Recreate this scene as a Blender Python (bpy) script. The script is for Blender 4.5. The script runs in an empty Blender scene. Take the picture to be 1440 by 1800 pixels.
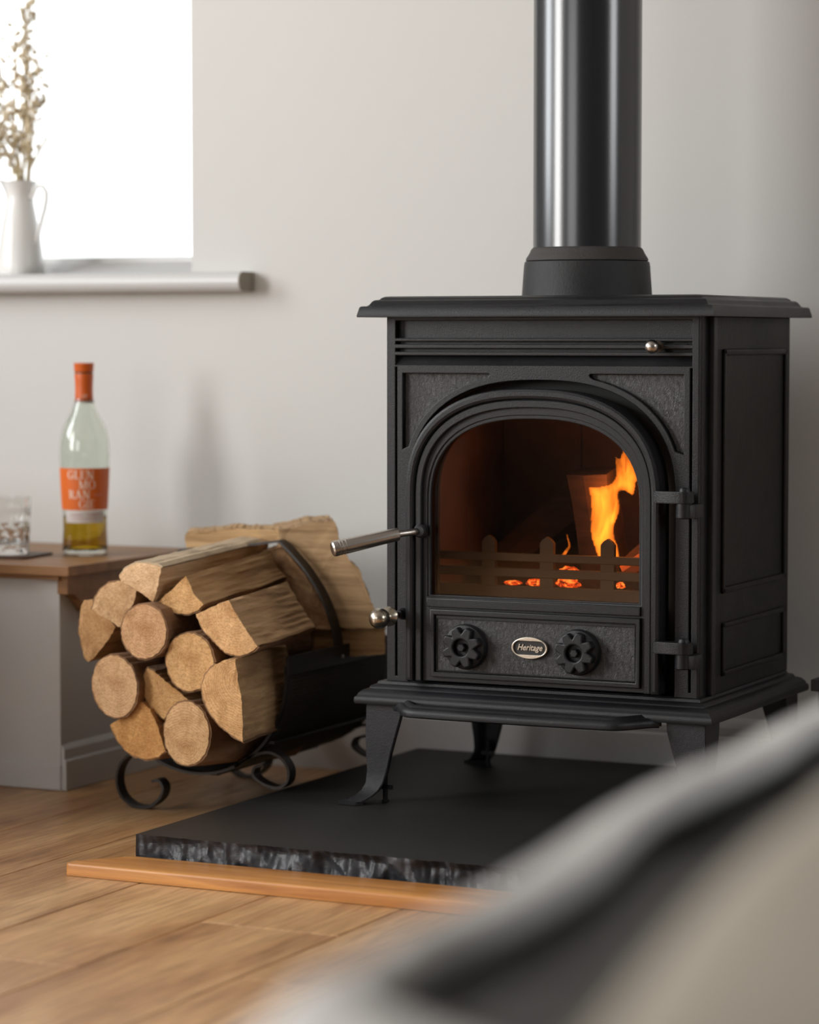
import bpy, bmesh, math, random
from mathutils import Vector, Matrix, noise
random.seed(7)
S = bpy.context.scene
COL = S.collection
PI = math.pi

# ------------------------------------------------------------------ camera
YAW, PITCH = math.radians(25.771), math.radians(3.582)
cd = bpy.data.cameras.new('camera'); cam = bpy.data.objects.new('camera', cd); COL.objects.link(cam)
cam.location = (0, 0, 0.70)
cam.rotation_euler = (PI/2 - PITCH, 0, YAW)
cd.sensor_fit = 'HORIZONTAL'; cd.sensor_width = 36; cd.lens = 36*4920/1440
cd.clip_start = 0.05
cd.dof.use_dof = True; cd.dof.focus_distance = 3.76; cd.dof.aperture_fstop = 3.6; cd.dof.aperture_blades = 9
S.camera = cam

# ------------------------------------------------------------------ world / lights / exposure
w = bpy.data.worlds.new('overcast_sky'); S.world = w; w.use_nodes = True
bg = w.node_tree.nodes['Background']; bg.inputs[0].default_value = (0.97, 0.985, 1, 1); bg.inputs[1].default_value = 2.0

def area(name, loc, target, sx, sy, power, col=(1, 1, 1)):
    l = bpy.data.lights.new(name, 'AREA'); l.shape = 'RECTANGLE'; l.size = sx; l.size_y = sy
    l.energy = power; l.color = col
    o = bpy.data.objects.new(name, l); COL.objects.link(o); o.location = loc
    o.rotation_euler = (Vector(target) - Vector(loc)).to_track_quat('-Z', 'Y').to_euler()
    return o
# daylight at the two windows of the left wall
area('window_daylight_near_hearth', (-3.98, 2.70, 1.60), (0, 2.70, 1.45), 0.70, 1.2, 28, (0.93, 0.965, 1))
area('window_daylight_front', (-3.98, 0.95, 1.32), (0, 1.1, 1.1), 1.30, 1.40, 100, (1, 0.995, 0.97))
area('window_daylight_rear', (-2.5, -1.57, 1.35), (-2.2, 4, 0.9), 1.7, 1.3, 14, (1, 0.99, 0.965))  # added fill from behind the camera, lifts the shadows
area('window_daylight_right', (2.37, 2.85, 1.75), (0, 2.9, 1.6), 0.9, 1.2, 26, (0.96, 0.98, 1))

S.view_settings.view_transform = 'Standard'; S.view_settings.look = 'None'
S.view_settings.exposure = 0.0; S.view_settings.gamma = 1.0; S.view_settings.use_curve_mapping = False

# ------------------------------------------------------------------ object helpers
def link_obj(name, me, parent=None, origin=None):
    o = bpy.data.objects.new(name, me); COL.objects.link(o)
    if origin is not None: o.location = origin
    if parent is not None:
        o.parent = parent
        pl = Vector((0, 0, 0)); q = parent
        M = Matrix.Translation(parent['_w']) if '_w' in parent else Matrix.Translation(parent.location)
        o.matrix_parent_inverse = M.inverted()
    return o

def add(name, verts, faces, mats, parent=None, smooth=False, origin=None, fm=None):
    """verts in world coordinates; origin = object origin"""
    me = bpy.data.meshes.new(name)
    if origin is not None:
        ox, oy, oz = origin
        verts = [(v[0]-ox, v[1]-oy, v[2]-oz) for v in verts]
    me.from_pydata([tuple(v) for v in verts], [], [tuple(f) for f in faces])
    for m in (mats if isinstance(mats, (list, tuple)) else [mats]): me.materials.append(m)
    if fm: me.polygons.foreach_set('material_index', fm)
    if smooth: me.polygons.foreach_set('use_smooth', [True]*len(me.polygons))
    bm = bmesh.new(); bm.from_mesh(me); bmesh.ops.recalc_face_normals(bm, faces=bm.faces); bm.to_mesh(me); bm.free()
    me.update()
    o = link_obj(name, me, parent, origin)
    if origin is not None: o['_w'] = list(origin)
    return o

def thing(name, label, cat, loc=(0, 0, 0), group=None):
    o = bpy.data.objects.new(name, None); COL.objects.link(o); o.location = loc
    o.empty_display_size = 0.05
    return tag(o, label, cat, group)

def tag(o, label, cat, group=None):
    o['label'] = label; o['category'] = cat
    if group: o['group'] = group
    return o

class MB:
    """collects primitives for one mesh"""
    def __init__(s): s.v = []; s.f = []
    def put(s, v, f):
        n = len(s.v); s.v += [tuple(a) for a in v]; s.f += [tuple(i+n for i in a) for a in f]; return s
    def box(s, x0, x1, y0, y1, z0, z1, b=0.0):
        if b <= 0:
            v = [(x, y, z) for x in (x0, x1) for y in (y0, y1) for z in (z0, z1)]
            return s.put(v, [(0,1,3,2),(4,6,7,5),(0,4,5,1),(2,3,7,6),(0,2,6,4),(1,5,7,3)])
        bm = bmesh.new(); bmesh.ops.create_cube(bm, size=1)
        for q in bm.verts:
            q.co = Vector(((x0+x1)/2 + q.co.x*(x1-x0), (y0+y1)/2 + q.co.y*(y1-y0), (z0+z1)/2 + q.co.z*(z1-z0)))
        bmesh.ops.bevel(bm, geom=bm.edges[:], offset=b, segments=2, profile=.5, affect='EDGES')
        s.bm(bm); return s
    def bm(s, bm):
        bm.verts.index_update()
        s.put([v.co[:] for v in bm.verts], [[v.index for v in f.verts] for f in bm.faces]); bm.free(); return s
    def tube(s, pts, r, n=10, cap=True, closed=False):
        pts = [Vector(p) for p in pts]; N = len(pts)
        rr = r if isinstance(r, (list, tuple)) else [r]*N
        V = []; F = []; up = None
        for i, p in enumerate(pts):
            a = pts[max(i-1, 0)]; c = pts[min(i+1, N-1)]
            t = (c-a).normalized()
            if up is None:
                up = Vector((0, 0, 1)) if abs(t.z) < .9 else Vector((1, 0, 0))
            u = t.cross(up).normalized(); up = u.cross(t).normalized()
            for k in range(n):
                an = 2*PI*k/n
                V.append(p + (u*math.cos(an) + up*math.sin(an))*rr[i])
        for i in range(N-1):
            for k in range(n):
                F.append((i*n+k, i*n+(k+1) % n, (i+1)*n+(k+1) % n, (i+1)*n+k))
        if cap: F.append(tuple(range(n-1, -1, -1))); F.append(tuple((N-1)*n+k for k in range(n)))
        return s.put(V, F)
    def lathe(s, prof, c, n=40, axis='z', ca=True, cb=True):
        """prof: (r, h); axis z or -y (h grows towards the viewer)"""
        V = []; F = []
        for r, h in prof:
            for k in range(n):
                a = 2*PI*k/n; x, y = r*math.cos(a), r*math.sin(a)
                V.append((c[0]+x, c[1]+y, c[2]+h) if axis == 'z' else (c[0]+x, c[1]-h, c[2]+y))
        for i in range(len(prof)-1):
            for k in range(n):
                F.append((i*n+k, i*n+(k+1) % n, (i+1)*n+(k+1) % n, (i+1)*n+k))
        if ca: F.append(tuple(range(n)))
        if cb: F.append(tuple((len(prof)-1)*n+k for k in range(n)))
        return s.put(V, F)
    def prism(s, pts, d, y0, y1):
        """pts 2D; d: 'xz' extruded along y, 'xy' along z, 'yz' along x"""
        m = {'xz': lambda a, b, t: (a, t, b), 'xy': lambda a, b, t: (a, b, t), 'yz': lambda a, b, t: (t, a, b)}[d]
        n = len(pts)
        V = [m(a, b, y0) for a, b in pts] + [m(a, b, y1) for a, b in pts]
        F = [tuple(range(n)), tuple(range(2*n-1, n-1, -1))] + [(i, (i+1) % n, n+(i+1) % n, n+i) for i in range(n)]
        return s.put(V, F)
    def loft_rect(s, x0, x1, y0, y1, prof):
        V = []; F = []
        for i, z in prof:
            V += [(x0+i, y0+i, z), (x1-i, y0+i, z), (x1-i, y1-i, z), (x0+i, y1-i, z)]
        for j in range(len(prof)-1):
            for k in range(4): F.append((j*4+k, j*4+(k+1) % 4, j*4+4+(k+1) % 4, j*4+4+k))
        F.append((3, 2, 1, 0)); n = (len(prof)-1)*4; F.append((n, n+1, n+2, n+3))
        return s.put(V, F)
    def build(s, name, mat, parent=None, smooth=False, origin=None):
        return add(name, s.v, s.f, mat, parent, smooth, origin)

def smooth_angle(o, deg=35):
    me = o.data
    me.polygons.foreach_set('use_smooth', [True]*len(me.polygons))
    try:
        me.set_sharp_from_angle(angle=math.radians(deg))
    except Exception: pass
    return o

def plate(mb, loops, y0, y1, bevel=0.0012):
    """flat casting in the XZ plane: first loop outside, others holes, from y0 (front) to y1 (back), rounded edges"""
    cu = bpy.data.curves.new('c', 'CURVE'); cu.dimensions = '2D'; cu.fill_mode = 'BOTH'
    h = abs(y1-y0)/2
    bevel = min(bevel, h*.9)
    cu.extrude = h - bevel; cu.bevel_depth = bevel; cu.bevel_resolution = 1; cu.offset = -bevel
    for lp in loops:
        sp = cu.splines.new('POLY'); sp.points.add(len(lp)-1); sp.use_cyclic_u = True
        for p, q in zip(sp.points, lp): p.co = (q[0], q[1], 0, 1)
    o = bpy.data.objects.new('c', cu); COL.objects.link(o)
    dg = bpy.context.evaluated_depsgraph_get()
    me = bpy.data.meshes.new_from_object(o.evaluated_get(dg))
    ym = (y0+y1)/2
    mb.put([(v.co.x, ym - v.co.z, v.co.y) for v in me.vertices], [tuple(p.vertices) for p in me.polygons])
    bpy.data.objects.remove(o); bpy.data.curves.remove(cu); bpy.data.meshes.remove(me)
    return mb

def text_mesh(body, size, shear=0.0, offset=0.0, extrude=0.0):
    cu = bpy.data.curves.new('t', 'FONT'); cu.body = body; cu.size = size; cu.shear = shear; cu.offset = offset
    cu.extrude = extrude; cu.align_x = 'CENTER'; cu.align_y = 'CENTER'; cu.resolution_u = 3
    o = bpy.data.objects.new('t', cu); COL.objects.link(o)
    dg = bpy.context.evaluated_depsgraph_get()
    me = bpy.data.meshes.new_from_object(o.evaluated_get(dg))
    r = ([v.co.copy() for v in me.vertices], [tuple(p.vertices) for p in me.polygons])
    bpy.data.objects.remove(o); bpy.data.curves.remove(cu); bpy.data.meshes.remove(me)
    return r

def arch(xc, a, top, spring, bottom, n=2.45, seg=40):
    """arched outline, anticlockwise from bottom left"""
    pts = [(xc-a, bottom), (xc+a, bottom)]
    b = top - spring
    for i in range(seg+1):
        t = PI*i/seg
        c, s_ = math.cos(t), math.sin(t)
        x = abs(c)**(2/n)*(1 if c >= 0 else -1); z = abs(s_)**(2/n)
        pts.append((xc+a*x, spring+b*z))
    return pts
def rect(x0, x1, z0, z1): return [(x0, z0), (x1, z0), (x1, z1), (x0, z1)]

# ------------------------------------------------------------------ material helpers
def nt(name):
    m = bpy.data.materials.new(name); m.use_nodes = True
    n = m.node_tree.nodes; return m, n, m.node_tree.links, n['Principled BSDF']
def N(n, kind, **kw):
    a = n.new(kind)
    for k, v in kw.items(): setattr(a, k, v)
    return a
def coords(n, l, scale=(1, 1, 1), rot=(0, 0, 0)):
    t = N(n, 'ShaderNodeTexCoord'); mp = N(n, 'ShaderNodeMapping')
    mp.inputs['Scale'].default_value = scale; mp.inputs['Rotation'].default_value = rot
    l.new(t.outputs['Object'], mp.inputs['Vector']); return mp.outputs['Vector']
def noisetex(n, l, vec, scale, detail=4, rough=.55, dist=0.0):
    t = N(n, 'ShaderNodeTexNoise'); t.inputs['Scale'].default_value = scale; t.inputs['Detail'].default_value = detail
    t.inputs['Roughness'].default_value = rough; t.inputs['Distortion'].default_value = dist
    l.new(vec, t.inputs['Vector']); return t.outputs['Fac']
def ramp(n, l, fac, stops):
    r = N(n, 'ShaderNodeValToRGB'); e = r.color_ramp.elements
    e[0].position = stops[0][0]; e[0].color = (*stops[0][1], 1); e[1].position = stops[-1][0]; e[1].color = (*stops[-1][1], 1)
    for p, c in stops[1:-1]: x = e.new(p); x.color = (*c, 1)
    l.new(fac, r.inputs['Fac']); return r.outputs['Color']
def bump(n, l, b, h, strength=.3, dist=.002):
    k = N(n, 'ShaderNodeBump'); k.inputs['Strength'].default_value = strength; k.inputs['Distance'].default_value = dist
    l.new(h, k.inputs['Height']); l.new(k.outputs['Normal'], b.inputs['Normal']); return k
def mixc(n, l, a, b, fac, mode='MIX'):
    k = N(n, 'ShaderNodeMix'); k.data_type = 'RGBA'; k.blend_type = mode
    if isinstance(fac, (int, float)): k.inputs[0].default_value = fac
    else: l.new(fac, k.inputs[0])
    for i, s in ((6, a), (7, b)):
        if isinstance(s, tuple): k.inputs[i].default_value = (*s, 1)
        else: l.new(s, k.inputs[i])
    return k.outputs[2]
def math_(n, l, op, a, b=None):
    k = N(n, 'ShaderNodeMath', operation=op)
    for i, s in enumerate((a, b)):
        if s is None: continue
        if isinstance(s, (int, float)): k.inputs[i].default_value = s
        else: l.new(s, k.inputs[i])
    return k.outputs[0]

def plain(name, col, rough=.5, metal=0.0, bs=0.0, bscale=60, spec=.5, var=0.0):
    m, n, l, b = nt(name)
    b.inputs['Base Color'].default_value = (*col, 1); b.inputs['Roughness'].default_value = rough
    b.inputs['Metallic'].default_value = metal; b.inputs['Specular IOR Level'].default_value = spec
    if bs or var:
        v = coords(n, l); f = noisetex(n, l, v, bscale, 5)
        if bs: bump(n, l, b, f, bs, .002)
        if var:
            f2 = noisetex(n, l, v, bscale*.15, 3)
            c = ramp(n, l, f2, [(.3, tuple(x*(1-var) for x in col)), (.7, tuple(min(1, x*(1+var)) for x in col))])
            l.new(c, b.inputs['Base Color'])
    return m

def wood_floor():
    m, n, l, b = nt('oak_floor')
    t = N(n, 'ShaderNodeTexCoord'); oi = N(n, 'ShaderNodeObjectInfo')
    off = N(n, 'ShaderNodeVectorMath', operation='ADD')
    sc = N(n, 'ShaderNodeVectorMath', operation='SCALE'); sc.inputs['Scale'].default_value = 40
    cmb = N(n, 'ShaderNodeCombineXYZ'); l.new(oi.outputs['Random'], cmb.inputs[0]); l.new(oi.outputs['Random'], cmb.inputs[1])
    l.new(cmb.outputs[0], sc.inputs[0]); l.new(t.outputs['Object'], off.inputs[0]); l.new(sc.outputs[0], off.inputs[1])
    def mp(s):
        k = N(n, 'ShaderNodeMapping'); k.inputs['Scale'].default_value = s; l.new(off.outputs[0], k.inputs['Vector']); return k.outputs[0]
    big = noisetex(n, l, mp((5, .9, 1)), 1.6, 4, .6, .6)
    fine = noisetex(n, l, mp((60, 3.2, 1)), 2.2, 6, .65, .3)
    pores = noisetex(n, l, mp((260, 9, 1)), 2.0, 3, .6)
    c1 = ramp(n, l, big, [(.25, (.27, .118, .040)), (.42, (.46, .235, .092)), (.56, (.60, .345, .150)), (.75, (.74, .475, .235))])
    c2 = ramp(n, l, fine, [(.36, (.42, .36, .31)), (.58, (1, 1, 1))])
    c = mixc(n, l, c1, c2, .62, 'MULTIPLY')
    c3 = ramp(n, l, pores, [(.34, (.55, .5, .45)), (.46, (1, 1, 1))])
    c = mixc(n, l, c, c3, .5, 'MULTIPLY')
    tint = ramp(n, l, oi.outputs['Random'], [(0, (.86, .84, .82)), (1, (1.0, 1.0, 1.0))])
    c = mixc(n, l, c, tint, 1.0, 'MULTIPLY')
    # a few dark knots
    vo = N(n, 'ShaderNodeTexVoronoi'); vo.inputs['Scale'].default_value = 1.0; l.new(mp((7, 2.6, 1)), vo.inputs['Vector'])
    k = ramp(n, l, vo.outputs['Distance'], [(.03, (.45, .33, .25)), (.13, (1, 1, 1))])
    c = mixc(n, l, c, k, .75, 'MULTIPLY')
    l.new(c, b.inputs['Base Color'])
    r = ramp(n, l, fine, [(.3, (.42,)*3), (.7, (.33,)*3)]); l.new(r, b.inputs['Roughness']); b.inputs['Specular IOR Level'].default_value = .75
    bump(n, l, b, fine, .16, .0008)
    return m

def wood(name, dark, light, axis='x', scale=1.0, rough=.5, rough_bump=.25, knots=False):
    m, n, l, b = nt(name)
    s = {'x': (2.2, 38, 38), 'y': (38, 2.2, 38), 'z': (38, 38, 2.2)}[axis]
    v = coords(n, l, tuple(a*scale for a in s)); f = noisetex(n, l, v, 1.3, 6, .62, .5)
    v2 = coords(n, l, tuple(a*scale*.22 for a in s)); f2 = noisetex(n, l, v2, 1.3, 3, .5, .8)
    c = ramp(n, l, f, [(.3, dark), (.5, tuple((p+q)/2 for p, q in zip(dark, light))), (.68, light)])
    c2 = ramp(n, l, f2, [(.3, (.72, .68, .64)), (.65, (1, 1, 1))])
    c = mixc(n, l, c, c2, .7, 'MULTIPLY')
    if knots:
        vo = N(n, 'ShaderNodeTexVoronoi'); vo.inputs['Scale'].default_value = 5.0
        l.new(coords(n, l, (1, 2.2, 2.2)), vo.inputs['Vector'])
        k = ramp(n, l, vo.outputs['Distance'], [(.03, (.25, .14, .1)), (.09, (1, 1, 1))])
        c = mixc(n, l, c, k, .8, 'MULTIPLY')
    oi = N(n, 'ShaderNodeObjectInfo')
    c = mixc(n, l, c, oi.outputs['Color'], 1.0, 'MULTIPLY')
    l.new(c, b.inputs['Base Color']); b.inputs['Roughness'].default_value = rough
    bump(n, l, b, f, rough_bump, .0025)
    return m

def log_end():
    m, n, l, b = nt('log_end_grain')
    t = N(n, 'ShaderNodeTexCoord'); sep = N(n, 'ShaderNodeSeparateXYZ')
    nz = N(n, 'ShaderNodeTexNoise'); nz.inputs['Scale'].default_value = 24; nz.inputs['Detail'].default_value = 2
    l.new(t.outputs['Object'], nz.inputs['Vector'])
    l.new(t.outputs['Object'], sep.inputs[0])
    x2 = math_(n, l, 'MULTIPLY', sep.outputs[0], sep.outputs[0]); z2 = math_(n, l, 'MULTIPLY', sep.outputs[2], sep.outputs[2])
    r = math_(n, l, 'SQRT', math_(n, l, 'ADD', x2, z2))
    r = math_(n, l, 'ADD', r, math_(n, l, 'MULTIPLY', nz.outputs['Fac'], .020))
    oi0 = N(n, 'ShaderNodeObjectInfo')
    wv = math_(n, l, 'FRACT', math_(n, l, 'MULTIPLY', r, 290))
    c = ramp(n, l, wv, [(0, (.66, .47, .28)), (.5, (.73, .53, .33)), (.85, (.50, .32, .17)), (1, (.62, .42, .24))])
    fib = noisetex(n, l, coords(n, l, (1, .2, 1)), 210, 5, .75, 1.2)
    cf = ramp(n, l, fib, [(.32, (.42, .26, .13)), (.5, (.68, .48, .29)), (.68, (.78, .58, .38))])
    c = mixc(n, l, c, cf, math_(n, l, 'ADD', math_(n, l, 'MULTIPLY', oi0.outputs['Random'], .55), .3))
    heart = math_(n, l, 'MULTIPLY', r, 26)
    c = mixc(n, l, c, ramp(n, l, heart, [(.25, (.70, .60, .50)), (.75, (1, 1, 1))]), .8, 'MULTIPLY')
    saw = noisetex(n, l, coords(n, l, (90, 40, 420), (0, .5, 0)), 1.5, 5, .7)
    c2 = ramp(n, l, saw, [(.34, (.55, .47, .40)), (.52, (1, 1, 1))])
    c = mixc(n, l, c, c2, .5, 'MULTIPLY')
    spk = noisetex(n, l, coords(n, l, (1, .3, 1)), 330, 3, .7)
    c = mixc(n, l, c, ramp(n, l, spk, [(.34, (.50, .38, .28)), (.48, (1, 1, 1))]), .5, 'MULTIPLY')
    blot = noisetex(n, l, t.outputs['Object'], 38, 3, .6)
    c3 = ramp(n, l, blot, [(.3, (.74, .64, .54)), (.6, (1.08, 1.06, 1.04))])
    c = mixc(n, l, c, c3, .7, 'MULTIPLY')
    oi = N(n, 'ShaderNodeObjectInfo')
    c = mixc(n, l, c, oi.outputs['Color'], 1.0, 'MULTIPLY')
    l.new(c, b.inputs['Base Color']); b.inputs['Roughness'].default_value = .85
    b.inputs['Specular IOR Level'].default_value = .15
    h = mixc(n, l, saw, noisetex(n, l, t.outputs['Object'], 420, 4, .7), .5)
    bump(n, l, b, h, .8, .0022)
    return m

def iron(name, col=(.012, .0125, .0145), rough=.36, grain=.42, gscale=720, coarse=0.0, spec=.30):
    m, n, l, b = nt(name)
    v = coords(n, l)
    f = noisetex(n, l, v, gscale, 3, .6)
    f2 = noisetex(n, l, v, 9, 4, .6)
    c = ramp(n, l, f2, [(.3, tuple(x*.8 for x in col)), (.7, tuple(x*1.25 for x in col))])
    l.new(c, b.inputs['Base Color'])
    r = ramp(n, l, f2, [(.3, (rough-.05,)*3), (.7, (rough+.07,)*3)]); l.new(r, b.inputs['Roughness'])
    b.inputs['Specular IOR Level'].default_value = spec
    if coarse:
        f3 = noisetex(n, l, coords(n, l, (1, 1, .55)), 190, 4, .75, .6)
        h = math_(n, l, 'ADD', math_(n, l, 'MULTIPLY', f3, coarse), math_(n, l, 'MULTIPLY', f, .3))
        bump(n, l, b, h, .8, .002)
    else:
        bump(n, l, b, f, grain, .0009)
    return m

M = {}
M['wall_dark'] = plain('wall_paint_darker', (.12, .12, .113), .8)  # unseen walls kept dark to cut bounce light
M['wall'] = plain('wall_paint', (.640, .630, .605), .85, bs=.08, bscale=90, spec=.25)
M['white'] = plain('white_gloss_paint', (.60, .59, .58), .35, bs=.04, bscale=25)
M['skirt'] = plain('skirting_paint', (.58, .56, .54), .4, bs=.05, bscale=30, var=.06)
M['panel_white'] = plain('cabinet_paint', (.60, .59, .575), .5, bs=.06, bscale=30, var=.05)
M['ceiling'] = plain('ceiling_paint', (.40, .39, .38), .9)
M['floor'] = wood_floor()
M['gap'] = plain('floor_gap', (.03, .018, .01), .9)
M['iron'] = iron('cast_iron')
M['iron_rough'] = iron('cast_iron_textured', (.030, .030, .031), .42, coarse=1.3, spec=.5)
M['iron_side'] = iron('cast_iron_side', (.008, .008, .008), .42, coarse=.35, spec=.24)  # darker copy of the iron, side shade put into the colour
M['flue'] = plain('flue_enamel', (.016, .018, .022), .22, bs=.02, bscale=300, spec=.8)
M['ring'] = iron('fire_cement', (.05, .046, .043), .7, coarse=.6)
M['steel'] = plain('brushed_steel', (.50, .46, .42), .30, 1.0, bs=.05, bscale=300)
M['brass'] = plain('aged_nickel', (.45, .40, .32), .27, 1.0, bs=.03, bscale=80)
M['badge'] = plain('badge_silver', (.60, .54, .46), .35, 1.0, bs=.1, bscale=400)
M['slate'] = None
M['oak_top'] = wood('oak_cabinet_top', (.24, .115, .045), (.37, .195, .085), 'x', .8, .45, .08)
M['pine'] = wood('varnished_pine', (.36, .13, .028), (.70, .32, .08), 'x', 1.3, .42, .12, True)
M['end'] = log_end()
M['split'] = wood('split_wood', (.34, .22, .125), (.58, .42, .26), 'y', 1.8, .85, .9)
M['split_x'] = wood('split_wood_cross', (.20, .115, .052), (.52, .36, .20), 'x', 1.25, .85, 1.0)
M['bark'] = plain('bark', (.24, .13, .065), .95, bs=.9, bscale=120, var=.35)
M['bark_pale'] = plain('pale_bark', (.50, .38, .25), .95, bs=.9, bscale=120, var=.25)
M['strap'] = plain('basket_steel', (.034, .029, .026), .5, 0.2, bs=.15, bscale=200)
M['wire'] = plain('basket_wire', (.10, .09, .075), .6, .2)
M['firebrick'] = plain('sooty_firebrick', (.13, .080, .065), .85, bs=.5, bscale=60, var=.4)
M['charwood'] = wood('burning_wood', (.03, .017, .013), (.08, .042, .028), 'x', 1.4, .85, .7)
M['grate'] = plain('heated_grate', (.075, .066, .055), .6, .2, bs=.3, bscale=150)
M['orange'] = plain('orange_label', (.66, .125, .008), .45)
M['orange_cap'] = plain('orange_capsule', (.60, .105, .007), .4)
M['label_grey'] = plain('label_strip', (.62, .56, .53), .5)
M['label_text'] = plain('label_lettering', (.80, .62, .50), .45)
M['label_small'] = plain('label_small_print', (.55, .30, .25), .5)
M['enamel'] = plain('white_enamel', (.80, .79, .76), .18)
M['dry'] = plain('dried_stems', (.50, .40, .24), .9)
M['dryleaf'] = plain('dried_blossom', (.62, .52, .36), .9, var=.2)
M['coaster'] = plain('dark_wood_coaster', (.075, .035, .016), .45)
M['leather'] = plain('black_leather', (.020, .019, .020), .42, bs=.35, bscale=160)
M['throw'] = plain('pale_wool_throw', (.72, .71, .69), .95, bs=.5, bscale=200, spec=.1)
M['linen'] = plain('beige_linen', (.40, .36, .30), .95, bs=.4, bscale=300, spec=.1)
M['dark_wood'] = plain('dark_stained_wood', (.035, .03, .027), .5)

def slate():
    m, n, l, b = nt('slate')
    v = coords(n, l)
    f = noisetex(n, l, v, 420, 3, .7); f2 = noisetex(n, l, v, 6, 4, .6)
    vo = N(n, 'ShaderNodeTexNoise'); vo.inputs['Scale'].default_value = 900; l.new(v, vo.inputs['Vector'])
    c = ramp(n, l, f2, [(.3, (.009, .0088, .0085)), (.7, (.015, .0145, .014))])
    sp = ramp(n, l, vo.outputs['Fac'], [(.62, (0, 0, 0)), (.74, (.045, .042, .038))])
    c = mixc(n, l, c, sp, 1.0, 'ADD')
    l.new(c, b.inputs['Base Color']); b.inputs['Roughness'].default_value = .55
    b.inputs['Specular IOR Level'].default_value = .35
    bump(n, l, b, f, .5, .0015)
    return m
M['slate'] = slate()
def slate_edge():
    m, n, l, b = nt('slate_broken')
    v = coords(n, l, (1, 1, 1), (0, .6, 0))
    f = noisetex(n, l, coords(n, l, (120, 120, 220), (0, .7, 0)), 1.0, 5, .6)
    b.inputs['Base Color'].default_value = (.032, .034, .040, 1); b.inputs['Roughness'].default_value = .46
    bump(n, l, b, f, .4, .002)
    return m
M['slate_edge'] = slate_edge()

def glass(name, col=(1, 1, 1), rough=0.0, ior=1.47):
    m, n, l, b = nt(name)
    b.inputs['Base Color'].default_value = (*col, 1); b.inputs['Roughness'].default_value = rough
    b.inputs['Transmission Weight'].default_value = 1.0; b.inputs['IOR'].default_value = ior
    return m
M['bottle'] = glass('bottle_glass', (.90, .94, .89))
M['crystal'] = glass('crystal_glass', (.96, .96, .95), ior=1.52)
M['whisky'] = glass('amber_liquid', (.62, .36, .02), ior=1.36)
def pane(name, tint, gloss=.06):
    m = bpy.data.materials.new(name); m.use_nodes = True; n = m.node_tree.nodes; l = m.node_tree.links; n.clear()
    o = N(n, 'ShaderNodeOutputMaterial'); t = N(n, 'ShaderNodeBsdfTransparent'); t.inputs[0].default_value = (*tint, 1)
    g = N(n, 'ShaderNodeBsdfGlossy'); g.inputs['Roughness'].default_value = .02
    fr = N(n, 'ShaderNodeFresnel'); fr.inputs[0].default_value = 1.45
    mx = N(n, 'ShaderNodeMixShader'); l.new(fr.outputs[0], mx.inputs[0]); l.new(t.outputs[0], mx.inputs[1]); l.new(g.outputs[0], mx.inputs[2])
    l.new(mx.outputs[0], o.inputs[0]); return m
M['pane'] = pane('window_glass', (.97, .98, .98))
M['stoveglass'] = pane('stove_glass', (.86, .76, .68))
def flame_mat(name, col, strength):
    m = bpy.data.materials.new(name); m.use_nodes = True; n = m.node_tree.nodes; l = m.node_tree.links; n.clear()
    o = N(n, 'ShaderNodeOutputMaterial'); e = N(n, 'ShaderNodeEmission')
    f = noisetex(n, l, coords(n, l, (1, 1, .35), (0, .25, 0)), 60, 2, .5, .6)
    s = ramp(n, l, f, [(.34, (.28,)*3), (.64, (1.4,)*3)])
    e.inputs[0].default_value = (*col, 1)
    l.new(math_(n, l, 'MULTIPLY', s, strength), e.inputs[1]); l.new(e.outputs[0], o.inputs['Volume'])
    m.cycles.volume_sampling = 'EQUIANGULAR' if hasattr(m, 'cycles') else 'DISTANCE'
    return m
M['flame'] = flame_mat('flame_gas', (1, .25, .02), 225)
def ember_mat():
    m, n, l, b = nt('ember')
    f = noisetex(n, l, coords(n, l), 150, 4, .6, .5)
    c = ramp(n, l, f, [(.38, (.05, .01, .005)), (.5, (.9, .07, .005)), (.62, (1, .42, .07))])
    b.inputs['Base Color'].default_value = (.05, .03, .02, 1)
    l.new(c, b.inputs['Emission Color']); b.inputs['Emission Strength'].default_value = 1.5
    return m
M['ember'] = ember_mat()

# ================================================================== LARGE STRUCTURE
XL, XR, YB, YW, ZC = -3.9, 2.3, -1.5, 4.015, 2.5
def struct(o): o['kind'] = 'structure'; return o

# floor: sub-base with separate planks
floor = MB().box(XL-.2, XR+.2, YB-.2, YW+.2, -.06, -.012).build('floor', M['gap']); struct(floor)
PW = .1872
k0 = math.floor((XL+2.045)/PW)
for k in range(k0, int((XR+2.045)/PW)+1):
    x0 = -2.045 + k*PW; x1 = x0+PW
    rr = random.Random(k*13+5)
    y = YB - rr.random()*1.6
    if k == 0: y = -1.95
    while y < YW:
        L = 2.2 if k in (-1, 0, 1, 2) else 1.4 + rr.random()*.8
        a, b_ = max(y, YB), min(y+L, YW)
        if b_-a > .05:
            dz = (rr.random()-.5)*.0004
            g = .0006; e = .0014
            X0, X1, Y0, Y1, Z = max(x0, XL)+g, min(x1, XR)-g, a+g, b_-g, dz
            if X1-X0 > .02:
                v = [(X0,Y0,-.012),(X1,Y0,-.012),(X1,Y1,-.012),(X0,Y1,-.012),
                     (X0,Y0,Z-e),(X1,Y0,Z-e),(X1,Y1,Z-e),(X0,Y1,Z-e),
                     (X0+e,Y0+e,Z),(X1-e,Y0+e,Z),(X1-e,Y1-e,Z),(X0+e,Y1-e,Z)]
                f = [(3,2,1,0)] + [(i,(i+1)%4,4+(i+1)%4,4+i) for i in range(4)] + [(4+i,4+(i+1)%4,8+(i+1)%4,8+i) for i in range(4)] + [(8,9,10,11)]
                add('plank', v, f, M['floor'], floor)
        y += L

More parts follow.
